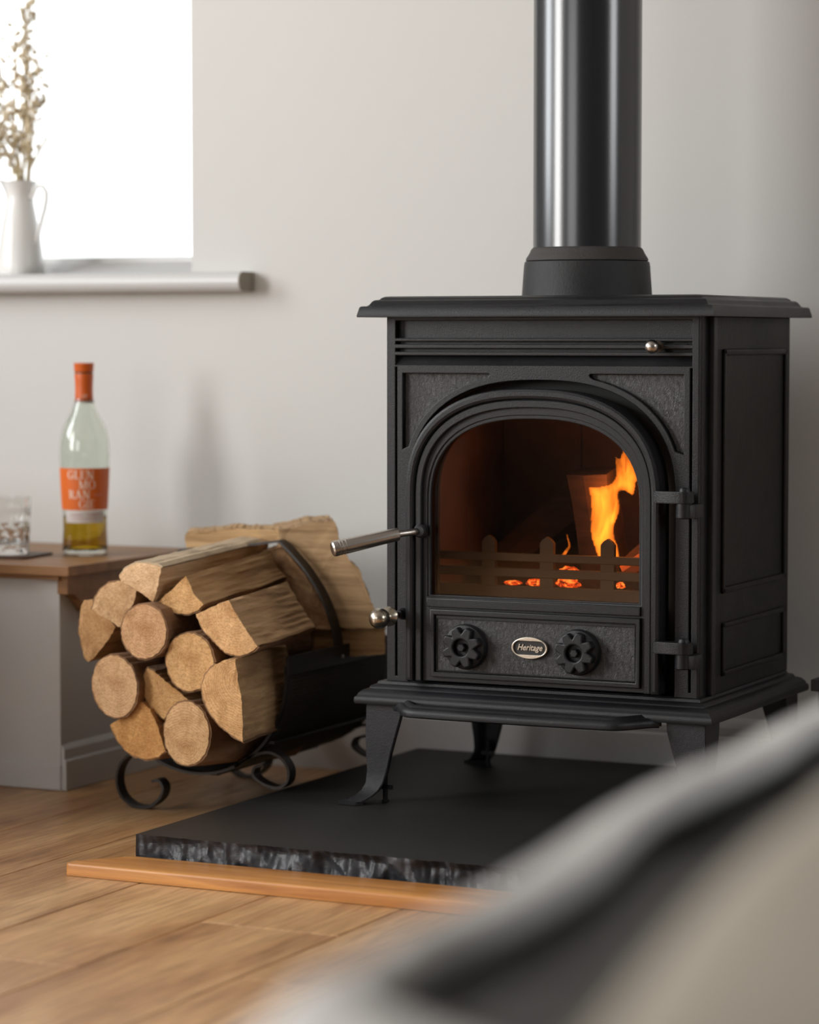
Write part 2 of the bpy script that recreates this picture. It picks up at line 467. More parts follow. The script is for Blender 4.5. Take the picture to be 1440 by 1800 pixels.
# back wall with window opening
WX0, WX1, WZ0, WZ1 = -3.55, -2.337, .800, 2.05
def wall_y(name, x0, x1, y0, y1, hole=None, mat='wall'):
    mb = MB()
    if hole:
        hx0, hx1, hz0, hz1 = hole
        mb.box(x0, hx0, y0, y1, -.06, ZC); mb.box(hx1, x1, y0, y1, -.06, ZC)
        mb.box(hx0, hx1, y0, y1, -.06, hz0); mb.box(hx0, hx1, y0, y1, hz1, ZC)
    else: mb.box(x0, x1, y0, y1, -.06, ZC)
    return struct(mb.build(name, M[mat]))
def wall_x(name, x0, x1, y0, y1, holes=(), mat='wall'):
    mb = MB(); y = y0
    for a, b_, z0, z1 in holes:
        mb.box(x0, x1, y, a, -.06, ZC); mb.box(x0, x1, a, b_, -.06, z0); mb.box(x0, x1, a, b_, z1, ZC); y = b_
    mb.box(x0, x1, y, y1, -.06, ZC)
    return struct(mb.build(name, M[mat]))
wall_y('wall_back', XL-.2, XR+.2, YW, YW+.22, (WX0, WX1, WZ0, WZ1))
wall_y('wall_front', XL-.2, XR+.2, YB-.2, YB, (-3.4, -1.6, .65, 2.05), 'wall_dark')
wall_x('wall_left', XL-.2, XL, YB, YW, ((0.2, 1.7, .6, 2.2), (2.1, 3.4, .95, 2.25)))
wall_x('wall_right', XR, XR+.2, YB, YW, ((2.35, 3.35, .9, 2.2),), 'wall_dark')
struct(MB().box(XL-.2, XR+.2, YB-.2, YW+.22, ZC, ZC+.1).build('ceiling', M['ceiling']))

# skirting on the back wall, right of the cabinet
def skirt_profile(y):   # y = wall face, board 15 mm thick, moulded top
    return [(y, 0), (y-.015, 0), (y-.015, .092), (y-.011, .0945), (y-.0125, .099), (y-.0125, .108), (y-.008, .116), (y-.003, .121), (y, .122)]
struct(MB().prism(skirt_profile(YW), 'yz', -2.32, XR).build('baseboard_back', M['skirt']))
struct(MB().box(XL, XL+.015, YB, YW-.4, 0, .12, .002).build('baseboard_left', M['skirt']))

# window 1 in the back wall: frame, panes
def window_back():
    y0, y1 = YW+.150, YW+.200
    mb = MB(); fw = .045
    mb.box(WX0, WX1, y0, y1, WZ0, WZ0+.038, .003); mb.box(WX0, WX1, y0, y1, WZ1-fw, WZ1, .003)
    mb.box(WX0, WX0+fw, y0, y1, WZ0, WZ1, .003); mb.box(WX1-fw, WX1, y0, y1, WZ0, WZ1, .003)
    xm = -3.02
    mb.box(xm-.03, xm+.03, y0, y1, WZ0, WZ1, .003)
    f = struct(mb.build('window_1', M['white']))
    for a, b_ in ((WX0+fw, xm-.03), (xm+.03, WX1-fw)):
        MB().box(a, b_, y0+.022, y0+.028, WZ0+.036, WZ1-fw).build('pane', M['pane'], f)
window_back()
def window_left(idx, a, b_, z0, z1):
    mb = MB(); x0, x1 = XL-.10, XL-.05; fw = .05
    mb.box(x0, x1, a, b_, z0, z0+fw); mb.box(x0, x1, a, b_, z1-fw, z1)
    mb.box(x0, x1, a, a+fw, z0, z1); mb.box(x0, x1, b_-fw, b_, z0, z1)
    f = struct(mb.build('window_%d' % idx, M['white']))
def window_front():
    mb = MB(); y0, y1 = YB-.10, YB-.05; fw = .05
    mb.box(-3.4, -1.6, y0, y1, .65, .65+fw); mb.box(-3.4, -1.6, y0, y1, 2.05-fw, 2.05)
    mb.box(-3.4, -3.4+fw, y0, y1, .65, 2.05); mb.box(-1.6-fw, -1.6, y0, y1, .65, 2.05)
    struct(mb.build('window_4', M['white']))  # unseen window, added to hold the rear fill
window_front()
def window_right():
    mb = MB(); x0, x1 = XR+.08, XR+.13; fw = .05
    mb.box(x0, x1, 2.35, 3.35, .9, .9+fw); mb.box(x0, x1, 2.35, 3.35, 2.2-fw, 2.2)
    mb.box(x0, x1, 2.35, 2.35+fw, .9, 2.2); mb.box(x0, x1, 3.35-fw, 3.35, .9, 2.2)
    struct(mb.build('window_5', M['white']))
window_right()
window_left(2, 0.2, 1.7, .6, 2.2)
window_left(3, 2.1, 3.4, .95, 2.25)
# the area lights stand in the openings, in front of nothing: room side is clear

# window sill board with rounded nose, runs past the opening
zs = .8055
prof = [(YW+.15, zs), (YW-.035, zs)]
for i in range(9):
    a = PI/2 + PI*i/8
    prof.append((YW-.036 + .0158*math.cos(a)*.9, zs-.0158 + .0158*math.sin(a)))
prof += [(YW, zs-.0316), (YW, zs-.006), (YW+.15, zs-.006)]
sill = MB()
sill.prism([(y, z) for y, z in prof if y <= YW+1e-6 or True][:11] + [(YW-.0005, zs-.0316), (YW-.0005, zs)], 'yz', WX0-.13, -2.222)
sill.box(WX0+.001, WX1-.001, YW-.0005, YW+.149, zs-.0054, zs)
sill.prism([(YW+.078, zs-.001), (YW+.149, zs-.001), (YW+.149, zs+.024)], 'yz', WX0+.001, WX1-.001)
o = struct(sill.build('trim_1', M['white'])); smooth_angle(o, 40)
# brown end cap of the nose
e = MB().prism([(y, z) for y, z in prof[1:11]] + [(YW-.001, zs-.0316), (YW-.001, zs)], 'yz', -2.2219, -2.2205)
e.build('end_cap', plain('sill_end', (.26, .22, .17), .8), o)

# ================================================================== HEARTH
ZS = .045
def hearth():
    t = thing('hearth_slab', 'large black slate hearth slab with rough chipped front edge under the stove', 'hearth slab', (-1.5, 3.55, 0))
    x0, x1, y0, y1 = -1.916, -1.09, 3.138, 3.999
    # top sheet with slightly irregular front rim
    n = 420
    def rim(x): return y0 + .004*noise.noise(Vector((x*35, 3, 1))) + .0035*noise.noise(Vector((x*110, 9, 1)))
    def fr(x, z):
        """broken face: shell-shaped flakes"""
        u = z/ZS
        d = 0
        dist, pts = noise.voronoi(Vector((x*27 + u*.55 + .6*noise.noise(Vector((x*9, 0, 0))), u*.95, 0)), distance_metric='DISTANCE', exponent=2.5)
        d += .0150*(1 - min(1, (dist[0]*1.35)**2))
        dist2, _ = noise.voronoi(Vector((x*66+u*1.5, u*2.1, 4)), distance_metric='DISTANCE', exponent=2.5)
        d += .0036*(1 - min(1, (dist2[0]*1.3)**2))
        d += .0007*noise.noise(Vector((x*150, z*150, 2)))
        d *= min(1, max(0, (x-x0)/.022)*.85+.15)
        return rim(x) + d*math.sin(PI*min(1, (1-u)*3.5)/2) - .003*math.sin(PI*u)
    V = []; F = []; nz = 16
    for i in range(n+1):
        x = x0 + (x1-x0)*i/n
        for j in range(nz+1):
            z = ZS*(j/nz)
            V.append((x, fr(x, z) if j < nz else rim(x), z + (.0012*noise.noise(Vector((x*60, j, 0))) if 0 < j < nz else 0) - (.0012*abs(noise.noise(Vector((x*50, 7, 0)))) if j == nz else 0)))
    for i in range(n):
        for j in range(nz):
            a = i*(nz+1)+j; F.append((a, a+nz+1, a+nz+2, a+1))
    # left and right broken sides
    fe = add('broken_edge', V, F, M['slate_edge'], t, True); smooth_angle(fe, 24)
    V = []; F = []
    for i in range(n+1):
        x = x0 + (x1-x0)*i/n
        zz = V  # keep names short
        V.append((x, rim(x), ZS - .0012*abs(noise.noise(Vector((x*50, 7, 0))))))
        V.append((x, y0+.02, ZS)); V.append((x, y1, ZS)); V.append((x, y1, 0.0005))
    for i in range(n):
        a = i*4
        for k in range(3): F.append((a+k, a+4+k, a+5+k, a+k+1))
    F.append((0, 1, 2, 3)); F.append(tuple(n*4+k for k in range(4)))
    V += [(x0, y0+.004, 0.0005), (x1, y0+.004, .0005)]
    q = len(V); F.append((0, 3, q-2)); F.append((n*4, n*4+3, q-1)); F.append((3, n*4+3, q-1, q-2))
    add('slab', V, F, M['slate'], t)
hearth()
def hearth_trim():
    x0, x1, y0, y1, h = -1.972, -1.03, 3.052, 3.1345, .017
    pts = []
    r = .007
    for i in range(5):
        a = PI + PI/2*i/4; pts.append((x0+r+r*math.cos(a), y0+r+r*math.sin(a)))
    for i in range(5):
        a = 3*PI/2 + PI/2*i/4; pts.append((x1-r+r*math.cos(a), y0+r+r*math.sin(a)))
    pts += [(x1-.055, y1), (x0+.055, y1), (x0+.002, y0+.020)]
    bm = bmesh.new()
    vs = [bm.verts.new((x, y, .0008)) for x, y in pts]; f = bm.faces.new(vs)
    r_ = bmesh.ops.extrude_face_region(bm, geom=[f])
    for v in r_['geom']:
        if isinstance(v, bmesh.types.BMVert): v.co.z = h
    top = [e for e in bm.edges if all(v.co.z > h-.0001 for v in e.verts)]
    bmesh.ops.bevel(bm, geom=top, offset=.003, segments=3, profile=.5, affect='EDGES')
    o = MB().bm(bm).build('hearth_trim', M['pine'])
    tag(o, 'varnished orange pine strip on the floor along the front of the black hearth slab', 'trim')
    smooth_angle(o, 40)
hearth_trim()

# ================================================================== STOVE
XC = -1.502
def stove():
    T = thing('wood_stove', 'black cast iron wood burning stove with arched glass door and fire inside', 'stove', (XC, 3.69, ZS))
    I = M['iron']
    # base plate -----------------------------------------------------------
    bx0, bx1, by0, by1, zb = -1.767, -1.237, 3.48, 3.90, .187
    prof = [(.010, zb+.001), (.001, zb), (0, zb+.003), (.0005, zb+.0085), (.003, zb+.0105), (.0045, zb+.014), (.009, zb+.0185),
            (.014, zb+.0205), (.016, zb+.0205), (.018, zb+.0245), (.022, zb+.026), (.0245, zb+.0265), (.026, zb+.030), (.033, zb+.031)]
    o = MB().loft_rect(bx0, bx1, by0, by1, prof).build('base_plate', I, T); smooth_angle(o, 50)
    # bowed ash lip: swept moulding + tray floor
    path = []
    for i in range(49):
        u = -1 + 2*i/48; x = u*.196
        t = max(0, min(1, (.196-abs(x))/.046)); t = t*t*(3-2*t)
        path.append((-1.510 + x, 3.488 - .050*t - .008*t*(1-u*u)))
    prof2 = [(-.020, -.001), (-.0165, .0055), (-.013, .0085), (-.009, .0088), (-.006, .0065), (-.0045, .0050), (-.002, .0052), (.001, .0040), (.0038, .0015), (.0050, -.002), (.0044, -.0065), (.001, -.0085), (-.020, -.008)]
    V = []; F = []; m = len(prof2)
    for i, (x, y) in enumerate(path):
        a = path[max(0, i-1)]; b_ = path[min(48, i+1)]
        d = Vector((b_[0]-a[0], b_[1]-a[1])).normalized(); nrm = Vector((d.y, -d.x))
        for (o_, z) in prof2: V.append((x+nrm.x*o_, y+nrm.y*o_, zb+z))
    for i in range(48):
        for k in range(m): F.append((i*m+k, i*m+(k+1) % m, (i+1)*m+(k+1) % m, (i+1)*m+k))
    F.append(tuple(range(m))); F.append(tuple(48*m+k for k in range(m)))
    ash = MB().put(V, F)
    ash.prism([(x, y+.010) for x, y in path] + [(XC+.17, 3.50), (XC-.18, 3.50)], 'xy', zb-.0075, zb-.002)
    o = ash.build('ash_lip', I, T); smooth_angle(o, 45)
    # top plate -------------------------------------------------------------
    zt = .727
    prof = [(.012, zt+.001), (.0005, zt), (0, zt+.002), (.003, zt+.0135), (.0045, zt+.0150), (.011, zt+.0155), (.0135, zt+.0175), (.016, zt+.0215),
            (.019, zt+.0238), (.024, zt+.0245), (.026, zt+.0268), (.030, zt+.0288), (.036, zt+.0292)]
    o = MB().loft_rect(-1.762, -1.238, 3.48, 3.902, prof).build('top_plate', I, T); smooth_angle(o, 50)
    # flue collar
    o = MB().lathe([(.093, .752), (.0925, .758), (.0895, .800), (.0885, .8055), (.0855, .8070), (.078, .8070)], (-1.5065, 3.70, 0), 64).build('flue_collar', iron('collar_iron', (.020, .020, .021), .48, coarse=.3), T)
    smooth_angle(o, 35)
    # side and back panels ---------------------------------------------------
    z0, z1 = .217, .728
    def frame_yz(mb, x, dx, y0, y1, za, zb_, w_):
        """raised rounded moulding, rectangular loop on a side face"""
        for (a, b_, c, d) in ((y0, y1, za, za+w_), (y0, y1, zb_-w_, zb_), (y0, y0+w_, za, zb_), (y1-w_, y1, za, zb_)):
            mb.box(min(x, x+dx), max(x, x+dx), a, b_, c, d, abs(dx)*.45)
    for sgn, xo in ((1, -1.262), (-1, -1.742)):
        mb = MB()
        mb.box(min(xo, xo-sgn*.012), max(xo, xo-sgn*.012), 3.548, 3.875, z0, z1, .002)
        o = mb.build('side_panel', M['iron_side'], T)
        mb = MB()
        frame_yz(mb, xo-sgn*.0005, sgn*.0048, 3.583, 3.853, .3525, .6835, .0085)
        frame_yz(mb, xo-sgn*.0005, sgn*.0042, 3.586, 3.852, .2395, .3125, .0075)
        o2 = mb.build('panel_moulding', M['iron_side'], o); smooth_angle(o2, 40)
    MB().box(-1.735, -1.27, 3.862, 3.876, z0, z1).build('back_panel', I, T)
    # corner pilaster right of the front plate and its twin
    for xa, xb in ((-1.276, -1.2605), (-1.7435, -1.728)):
        o = MB().box(xa, xb, 3.546, 3.562, z0, z1, .002).build('corner_post', I, T)
    # front plate ------------------------------------------------------------
    fx0, fx1 = -1.731, -1.269
    hole = arch(-1.500, .198, .641, .480, .2172)
    mb = MB()
    plate(mb, [rect(fx0, fx1, z0, z1), [(x, z+.0) for x, z in arch(-1.500, .198, .641, .480, z0+.0005)]], 3.524, 3.556, .001)
    # raised relief: outer frame with sunk header, three ribs, door surround and spandrels
    def spandrel(s):
        pts = []
        for i in range(15):
            t = PI*(.520 + .375*i/14) if s < 0 else PI*(.480 - .375*i/14)
            c, sn = math.cos(t), math.sin(t); n_ = 2.45
            x = abs(c)**(2/n_)*(1 if c > 0 else -1); z = abs(sn)**(2/n_)
            pts.append((-1.500+(.198+.0085)*x, .480+(.161+.0085)*z))
        pts = [p for p in pts if p[1] < .6475 and (p[0] - (-1.7065))*(-s) < 9]
        # keep the part of the arc inside the corner
        xo = -1.7062 if s < 0 else -1.2905
        pts = [p for p in pts if (p[0] > xo+.001 if s < 0 else p[0] < xo-.001) and ((p[0] < -1.566) if s < 0 else (p[0] > -1.434))]
        pts += [(xo, pts[-1][1]-.004), (xo, .6495)] 
        tip = pts[0]
        pts = [(tip[0]-s*.004, .6495)] + [(tip[0]-s*.0055, .6478), (tip[0]-s*.004, .6452)] + pts
        return pts if s > 0 else pts
    L = [rect(fx0, fx1, z0, z1), arch(-1.500, .198, .641, .480, z0+.0005)]
    L.append(rect(-1.7172, -1.2790, .6982, .7225))
    L.append(rect(-1.7172, -1.2790, .6897, .6937)); L.append(rect(-1.7172, -1.2790, .6794, .6840))
    L.append(rect(-1.7172, -1.2790, .6610, .6742))
    L.append(spandrel(-1)); L.append(spandrel(1))
    L.append(rect(-1.7176, -1.7148, .225, .6580)); L.append(rect(-1.2815, -1.2785, .225, .6580))
    plate(mb, L, 3.512, 3.5245, .0011)
    o = mb.build('front_plate', I, T); smooth_angle(o, 30)
    for a, b_ in ((-1.709, -1.560), (-1.440, -1.288)):
        MB().box(a, b_, 3.519, 3.5242, .515, .652).v
    for s in (-1, 1):
        plate(MB(), [spandrel(s)], 3.5205, 3.5265, .0004).build('spandrel_panel', M['iron_rough'], T)
    plate(MB(), [rect(-1.715, -1.285, .222, .655), arch(-1.503, .166, .603, .474, .332, 2.45)], 3.5490, 3.5555, .0005).build('door_seat', plain('sooty_iron', (.006, .006, .006), .7), T)  # added to stop firelight leaking; near-black colour stands for gap shade
    # sloping cove under the header ribs
    mb = MB().prism([(3.5235, .6742), (3.5235, .6610), (3.5135, .6610)], 'yz', -1.7172, -1.279)
    mb.build('header_cove', I, T)
    # vent slider knob ---------------------------------------------------------
    mb = MB().lathe([(.0035, 0), (.0035, .010), (.0060, .0115), (.0060, .013), (.0045, .0145), (.0072, .0165), (.0092, .0205), (.0095, .0245), (.0080, .0290), (.005, .0318), (.001, .0328)], (-1.3275, 3.513, .6870), 28, '-y')
    o = mb.build('vent_knob', M['steel'], T, True)
    MB().lathe([(.0082, 0), (.0082, .0022), (.006, .003)], (-1.3275, 3.513, .687), 24, '-y').build('vent_slot', M['gap'], T)
    MB().box(-1.345, -1.288, 3.516, 3.5195, .6835, .6905).build('vent_channel', plain('soot', (.006, .006, .006), .8), T)  # near-black strip in the recess behind the knob

    # door ---------------------------------------------------------------------
    dx = -1.503
    D = link_obj('door', None, T); D.location = (0, 0, 0)
    # the door is one leaf: frame mesh carries its pieces
    bpy.data.objects.remove(D)
    def A(off, extra=0, bottom=.2225): return arch(dx, .188-off, .630-off*1.15-extra, .478, bottom)
    def band(o1, o2, b1=.2225):
        """U-shaped arch band between two offsets, open at the foot"""
        a = A(o1)[1:] ; b_ = A(o2)[1:]
        ring = [a[0]] + a[1:] + [(dx-(.188-o1), b1)]
        inner = [b_[0]] + b_[1:] + [(dx-(.188-o2), b1)]
        return ring + inner[::-1]
    glass_lp = arch(dx, .1585, .5935, .470, .3405, 2.5)
    mb = MB()
    plate(mb, [A(.001), glass_lp], 3.4985, 3.528, .001)
    plate(mb, [band(0, .0125)], 3.4865, 3.500, .0045)
    plate(mb, [band(.0135, .0228)], 3.492, 3.500, .0014)
    # rounded outer bead on the hinge side
    # rail under the glass and inner field
    plate(mb, [rect(dx-.1585, dx+.1585, .3262, .3385)], 3.4945, 3.500, .0014)
    plate(mb, [rect(dx-.1515, dx+.1595, .2290, .3235), rect(dx-.1450, dx+.1530, .2365, .3155)], 3.4915, 3.500, .0016)
    plate(mb, [rect(dx-.1435, dx+.1515, .2380, .3140), rect(dx-.1425, dx+.1505, .2390, .3105)], 3.4950, 3.500, .0004)
    door = mb.build('door', I, T); smooth_angle(door, 32)
    plate(mb2 := MB(), [rect(dx-.1445, dx+.1525, .2370, .3150)], 3.4968, 3.4995, .0003)
    mb2.build('air_panel', M['iron_rough'], door)
    # bezel ring around the glass
    plate(mb2 := MB(), [arch(dx, .1595, .5945, .470, .3398, 2.5), arch(dx, .1545, .5885, .470, .3425, 2.5)], 3.5005, 3.5065, .001)
    mb2.build('glass_bezel', I, door)
    plate(mb2 := MB(), [arch(dx, .1575, .5920, .470, .3402, 2.5)], 3.508, 3.512, 0.0001)
    mb2.build('glass_pane', M['stoveglass'], door)
    # hinges
    def hinge(zt_):
        px_, py_ = -1.2795, 3.487
        pts = [(-1.3215, 3.492), (-1.3215, 3.480), (-1.318, 3.477), (-1.285, 3.4745)]
        for i in range(9):
            a = -PI/2 + PI*i/8*.95; pts.append((px_+.0128*math.cos(a), py_+.0128*math.sin(a)))
        pts += [(-1.296, 3.499)]
        h = MB().prism(pts, 'xy', zt_-.0155, zt_)
        o = h.build('hinge', I, door)
        bm = bmesh.new(); bm.from_mesh(o.data); bmesh.ops.bevel(bm, geom=bm.edges[:], offset=.0013, segments=2, affect='EDGES', clamp_overlap=True); bm.to_mesh(o.data); bm.free(); smooth_angle(o, 40)
        m2 = MB().lathe([(.0015, .0055), (.0062, .0045), (.0078, .0015), (.0078, -.001)], (px_, py_, zt_), 20, 'z')
        o = m2.build('hinge_pin', I, door); smooth_angle(o, 50)
        m3 = MB().lathe([(.0105, 0), (.0105, -.0185), (.009, -.0200)], (px_-.001, py_, zt_-.0160), 24, 'z')
        m3.box(px_-.001, -1.262, 3.483, 3.513, zt_-.0355, zt_-.0165, .0015)
        o = m3.build('hinge_bracket', I, T); smooth_angle(o, 35)
    hinge(.4955); hinge(.2950)
    # air wheels
    def wheel(x, z, ph):
        mb = MB().lathe([(.0310, -.002), (.0315, .006), (.0300, .0105), (.0270, .012)], (x, 3.497, z), 56, '-y')
        o = mb.build('air_wheel', I, door); smooth_angle(o, 35)
        pts = []; n_ = 8
        for i in range(n_*10):
            a = 2*PI*i/(n_*10); u = (a*n_/(2*PI)) % 1.0
            u = abs(u-.5)*2       # 1 at tooth centre
            r = .0195 + .0090*(min(1, max(0, (u-.12)/.50)))**.75
            pts.append((x + r*math.cos(a+ph), z + r*math.sin(a+ph)))
        hole_ = [(x+.0118*math.cos(2*PI*i/28), z+.0118*math.sin(2*PI*i/28)) for i in range(28)]
        g = plate(MB(), [pts, hole_], 3.474, 3.488, .0022)
        o2 = g.build('fluted_rim', I, o); smooth_angle(o2, 40)
        hb = MB().lathe([(.012, .008), (.0115, .0125)], (x, 3.497, z), 28, '-y')
        hb.lathe([(.0062, .0125), (.0062, .0205), (.0048, .0222)], (x, 3.497, z), 6, '-y')
        o3 = hb.build('hub_bolt', I, o)
    wheel(-1.6000, .2735, math.radians(20)); wheel(-1.4325, .2738, math.radians(28))
    # name badge
    el = lambda rx, rz, n_=48: [(-1.5040+rx*math.cos(2*PI*i/n_), .2762+rz*math.sin(2*PI*i/n_)) for i in range(n_)]
    def stad(hx, hz, r=None):
        r = hz; pts = []
        for s_, a0 in ((1, -PI/2), (-1, PI/2)):
            for i in range(13):
                a = a0 + PI*i/12; pts.append((-1.5040 + s_*(hx-r) + r*math.cos(a), .2762 + r*math.sin(a)))
        return pts
    bd = plate(MB(), [el(.0268, .0150), stad(.0238, .0093)], 3.4905, 3.4966, .0008).build('badge', M['badge'], door); smooth_angle(bd, 40)
    plate(MB(), [stad(.0240, .0095)], 3.4935, 3.4967, .0002).build('badge_field', plain('badge_black', (.012, .012, .013), .45), bd)
    v, f = text_mesh('Heritage', .0118, .32, .00016, .0007)
    MB().put([(-1.5040 + p.x*.90, 3.4926 - p.z, .2766 + p.y*1.0) for p in v], f).build('lettering', M['badge'], bd)
    # door handle: rod and ringed steel grip
    a = Vector((-1.668, 3.493, .4315)); b_ = Vector((-1.688, 3.462, .4285)); c = Vector((-1.7584, 3.398, .4095))
    MB().lathe([(.0095, -.004), (.0095, .003), (.007, .005)], (-1.668, 3.4905, .4315), 24, '-y').build('handle_boss', I, door)
    MB().tube([a, a+(b_-a)*.5, b_, b_+(c-b_)*.05], .0048, 14).build('handle_rod', M['steel'], door, True)
    pts = []; rs = []
    for t, r in ((0, .0070), (.01, .0088), (.06, .0092), (.80, .0108), (.805, .0100), (.82, .0100), (.825, .0108), (.85, .0109), (.855, .0101), (.87, .0101), (.875, .0109), (.895, .0109), (.90, .0102), (.912, .0102), (.918, .0110), (.98, .0108), (1.0, .0085)):
        pts.append(b_+(c-b_)*t); rs.append(r)
    o = MB().tube(pts, rs, 28).build('handle_grip', M['steel'], door); smooth_angle(o, 30)
    # lower latch knob: ball, flange, stem
    k = MB().lathe([(.0045, 0), (.0045, .040), (.0055, .041), (.0130, .0430), (.0138, .0450), (.0128, .0475), (.0070, .0510), (.0048, .0545), (.0052, .0575), (.0090, .0610), (.0128, .0670), (.0143, .0740), (.0132, .0810), (.0092, .0865), (.0045, .0890), (.0005, .0896)], (-1.7055, 3.512, .3130), 36, '-y')
    o = k.build('latch_knob', M['brass'], T); smooth_angle(o, 40)
    MB().lathe([(.0085, -.002), (.0080, .003), (.006, .006), (.006, .016)], (-1.7055, 3.512, .3130), 24, '-y').build('latch_boss', I, T)
    # legs ----------------------------------------------------------------------
    def leg(cx_, cy_, sx, sy, front):
        """L-section tapered leg; corner outwards (sx, sy), toe swept out"""
        H = zb - ZS
        lv = [(0, 0, .056), (.10, .0003, .055), (.3, .001, .0475), (.5, .0005, .0385), (.68, -.0005, .031), (.80, .001, .027), (.87, .0055, .026), (.92, .0125, .0265), (.955, .021, .028), (.975, .029, .029)]
        V = []; F = []; th = .0085
        for t, off, w_ in lv:
            z = zb - H*t
            x = cx_ + sx*off; y = cy_ + sy*off
            sec = [(0, 0), (w_, 0), (w_, th), (th*1.5, th*1.5), (th, w_), (0, w_)]
            for (p, q) in sec: V.append((x - sx*p, y - sy*q, z))
        # toe: flat pad
        x = cx_+sx*.031; y = cy_+sy*.031
        for (p, q) in [(0, 0), (.030, 0), (.036, .010), (.026, .026), (.010, .036), (0, .030)]: V.append((x-sx*p, y-sy*q, ZS+.0045))
        for (p, q) in [(.001, .001), (.030, 0.001), (.037, .011), (.026, .027), (.011, .037), (0.001, .030)]: V.append((x-sx*p, y-sy*q, ZS+.0006))
        m = 6; n_ = len(V)//m
        for i in range(n_-1):
            for k_ in range(m): F.append((i*m+k_, i*m+(k_+1) % m, (i+1)*m+(k_+1) % m, (i+1)*m+k_))
        F.append(tuple(range(m))); F.append(tuple((n_-1)*m+k_ for k_ in range(m)))
        o = add('leg', V, F, iron('leg_iron', (.020, .020, .023), .42, coarse=.3) if 'legm' not in M else M['legm'], T)
        M['legm'] = o.data.materials[0]
        bm = bmesh.new(); bm.from_mesh(o.data); bmesh.ops.bevel(bm, geom=[e_ for e_ in bm.edges if abs(e_.verts[0].co.z-e_.verts[1].co.z) > .0005], offset=.0012, segments=2, affect='EDGES', clamp_overlap=True); bm.to_mesh(o.data); bm.free()
        smooth_angle(o, 50)
        # levelling bolt inside the foot
        bx_, by_ = cx_ - sx*.020, cy_ - sy*.020
        b2 = MB().lathe([(.0052, 0), (.0052, .003), (.0036, .003), (.0036, .040)], (bx_, by_, ZS+.0005), 14, 'z')
        b2.box(bx_-.011, bx_+.011, by_-.003, by_+.003, ZS+.018, ZS+.025, .0012)
        b2.build('levelling_bolt', I, o)
    ins = .013
    leg(bx0+ins, by0+ins, -1, -1, True); leg(bx1-ins, by0+ins, 1, -1, True)
    leg(bx0+ins, by1-ins, -1, 1, False); leg(bx1-ins, by1-ins, 1, 1, False)
    # firebox ---------------------------------------------------------------------
    FB = M['firebrick']
    fbx0, fbx1, fby0, fby1, fz0, fz1 = -1.712, -1.292, 3.560, 3.845, .330, .690
    MB().box(fbx0, fbx1, fby0, fby1, fz0-.02, fz0).build('firebox_floor', FB, T)
    MB().box(fbx0, fbx1, fby0, fby1, fz1, fz1+.012).build('firebox_top', FB, T)
    for i, (a_, c_) in enumerate(((fby0, (fby0+fby1)/2-.001), ((fby0+fby1)/2+.001, fby1))):
        MB().box(fbx0, fbx0+.02, a_, c_, fz0, fz1, .002).build('fire_brick', FB, T)
        MB().box(fbx1-.02, fbx1, a_, c_, fz0, fz1, .002).build('fire_brick', FB, T)
    for i in range(3):
        w_ = (fbx1-fbx0-.042)/3
        MB().box(fbx0+.021+w_*i+.001, fbx0+.021+w_*(i+1)-.001, fby1-.022, fby1, fz0, fz1, .002).build('fire_brick', FB, T)
    MB().prism([(fby1-.03, .60), (fby1-.02, .60), (fby0+.07, .672), (fby0+.06, .672)], 'yz', fbx0+.021, fbx1-.021).build('baffle', FB, T)
    # log retainer: three bars and pointed pickets
    G = M['grate']
    g = MB()
    gy = 3.575
    g.box(-1.70, -1.304, gy-.004, gy+.004, .3870, .3985, .0012)
    g.box(-1.70, -1.304, gy-.004, gy+.004, .3650, .3775, .0012)
    g.box(-1.70, -1.304, gy-.004, gy+.004, .3310, .3530, .0012)
    for x in (-1.690, -1.6018, -1.5133, -1.4227, -1.334):
        g.prism([(x-.0100, .331), (x+.0100, .331), (x+.0100, .414), (x+.006, .4190), (x, .4228), (x-.006, .4190), (x-.0100, .414)], 'xz', gy-.003, gy+.005)
    g.build('log_retainer', G, T)
    return T
stove()

# burning logs, flames, embers: lie in the stove, separate things
def beam(name, p, q, w_, h_, mat, parent=None, tw=0):
    p = Vector(p); q = Vector(q); d = (q-p).normalized(); u = d.cross(Vector((0, 0, 1))).normalized(); v = u.cross(d)
    R = Matrix.Rotation(tw, 3, d); u = R @ u; v = R @ v
    n = 8; V = []; F = []
    rr = random.Random(int(p.x*1e5))
    sec = [(-1, -1), (.1, -1.1), (1, -.8), (1.05, .2), (.7, 1), (-.3, 1.05), (-1.05, .6)]
    for i in range(n+1):
        c = p+(q-p)*i/n
        for a, b_ in sec:
            V.append(c + u*(a*w_/2*(1+.10*(rr.random()-.5))) + v*(b_*h_/2*(1+.10*(rr.random()-.5))))
    m = len(sec)
    for i in range(n):
        for k in range(m): F.append((i*m+k, i*m+(k+1) % m, (i+1)*m+(k+1) % m, (i+1)*m+k))
    F.append(tuple(range(m))); F.append(tuple(n*m+k for k in range(m)))
    return add(name, V, F, mat, parent)
o = beam('burning_log', (-1.468, 3.690, .350), (-1.478, 3.650, .512), .062, .040, M['charwood'], tw=.2)
tag(o, 'upright split log standing left of the flame inside the stove', 'log', 'logs burning inside the stove')
o = beam('burning_log', (-1.430, 3.66, .374), (-1.318, 3.70, .485), .034, .026, M['charwood'])
tag(o, 'slanting split log right of the flame, upper of two leaning on the stove side', 'log', 'logs burning inside the stove')
o = beam('burning_log', (-1.420, 3.635, .372), (-1.318, 3.648, .440), .030, .022, M['charwood'])
o.color = (8, 6, 4.5, 1)  # raised tint paints the flame's light onto this log
tag(o, 'pale slanting split log right of the flame, lower of two, behind the grate bar', 'log', 'logs burning inside the stove')
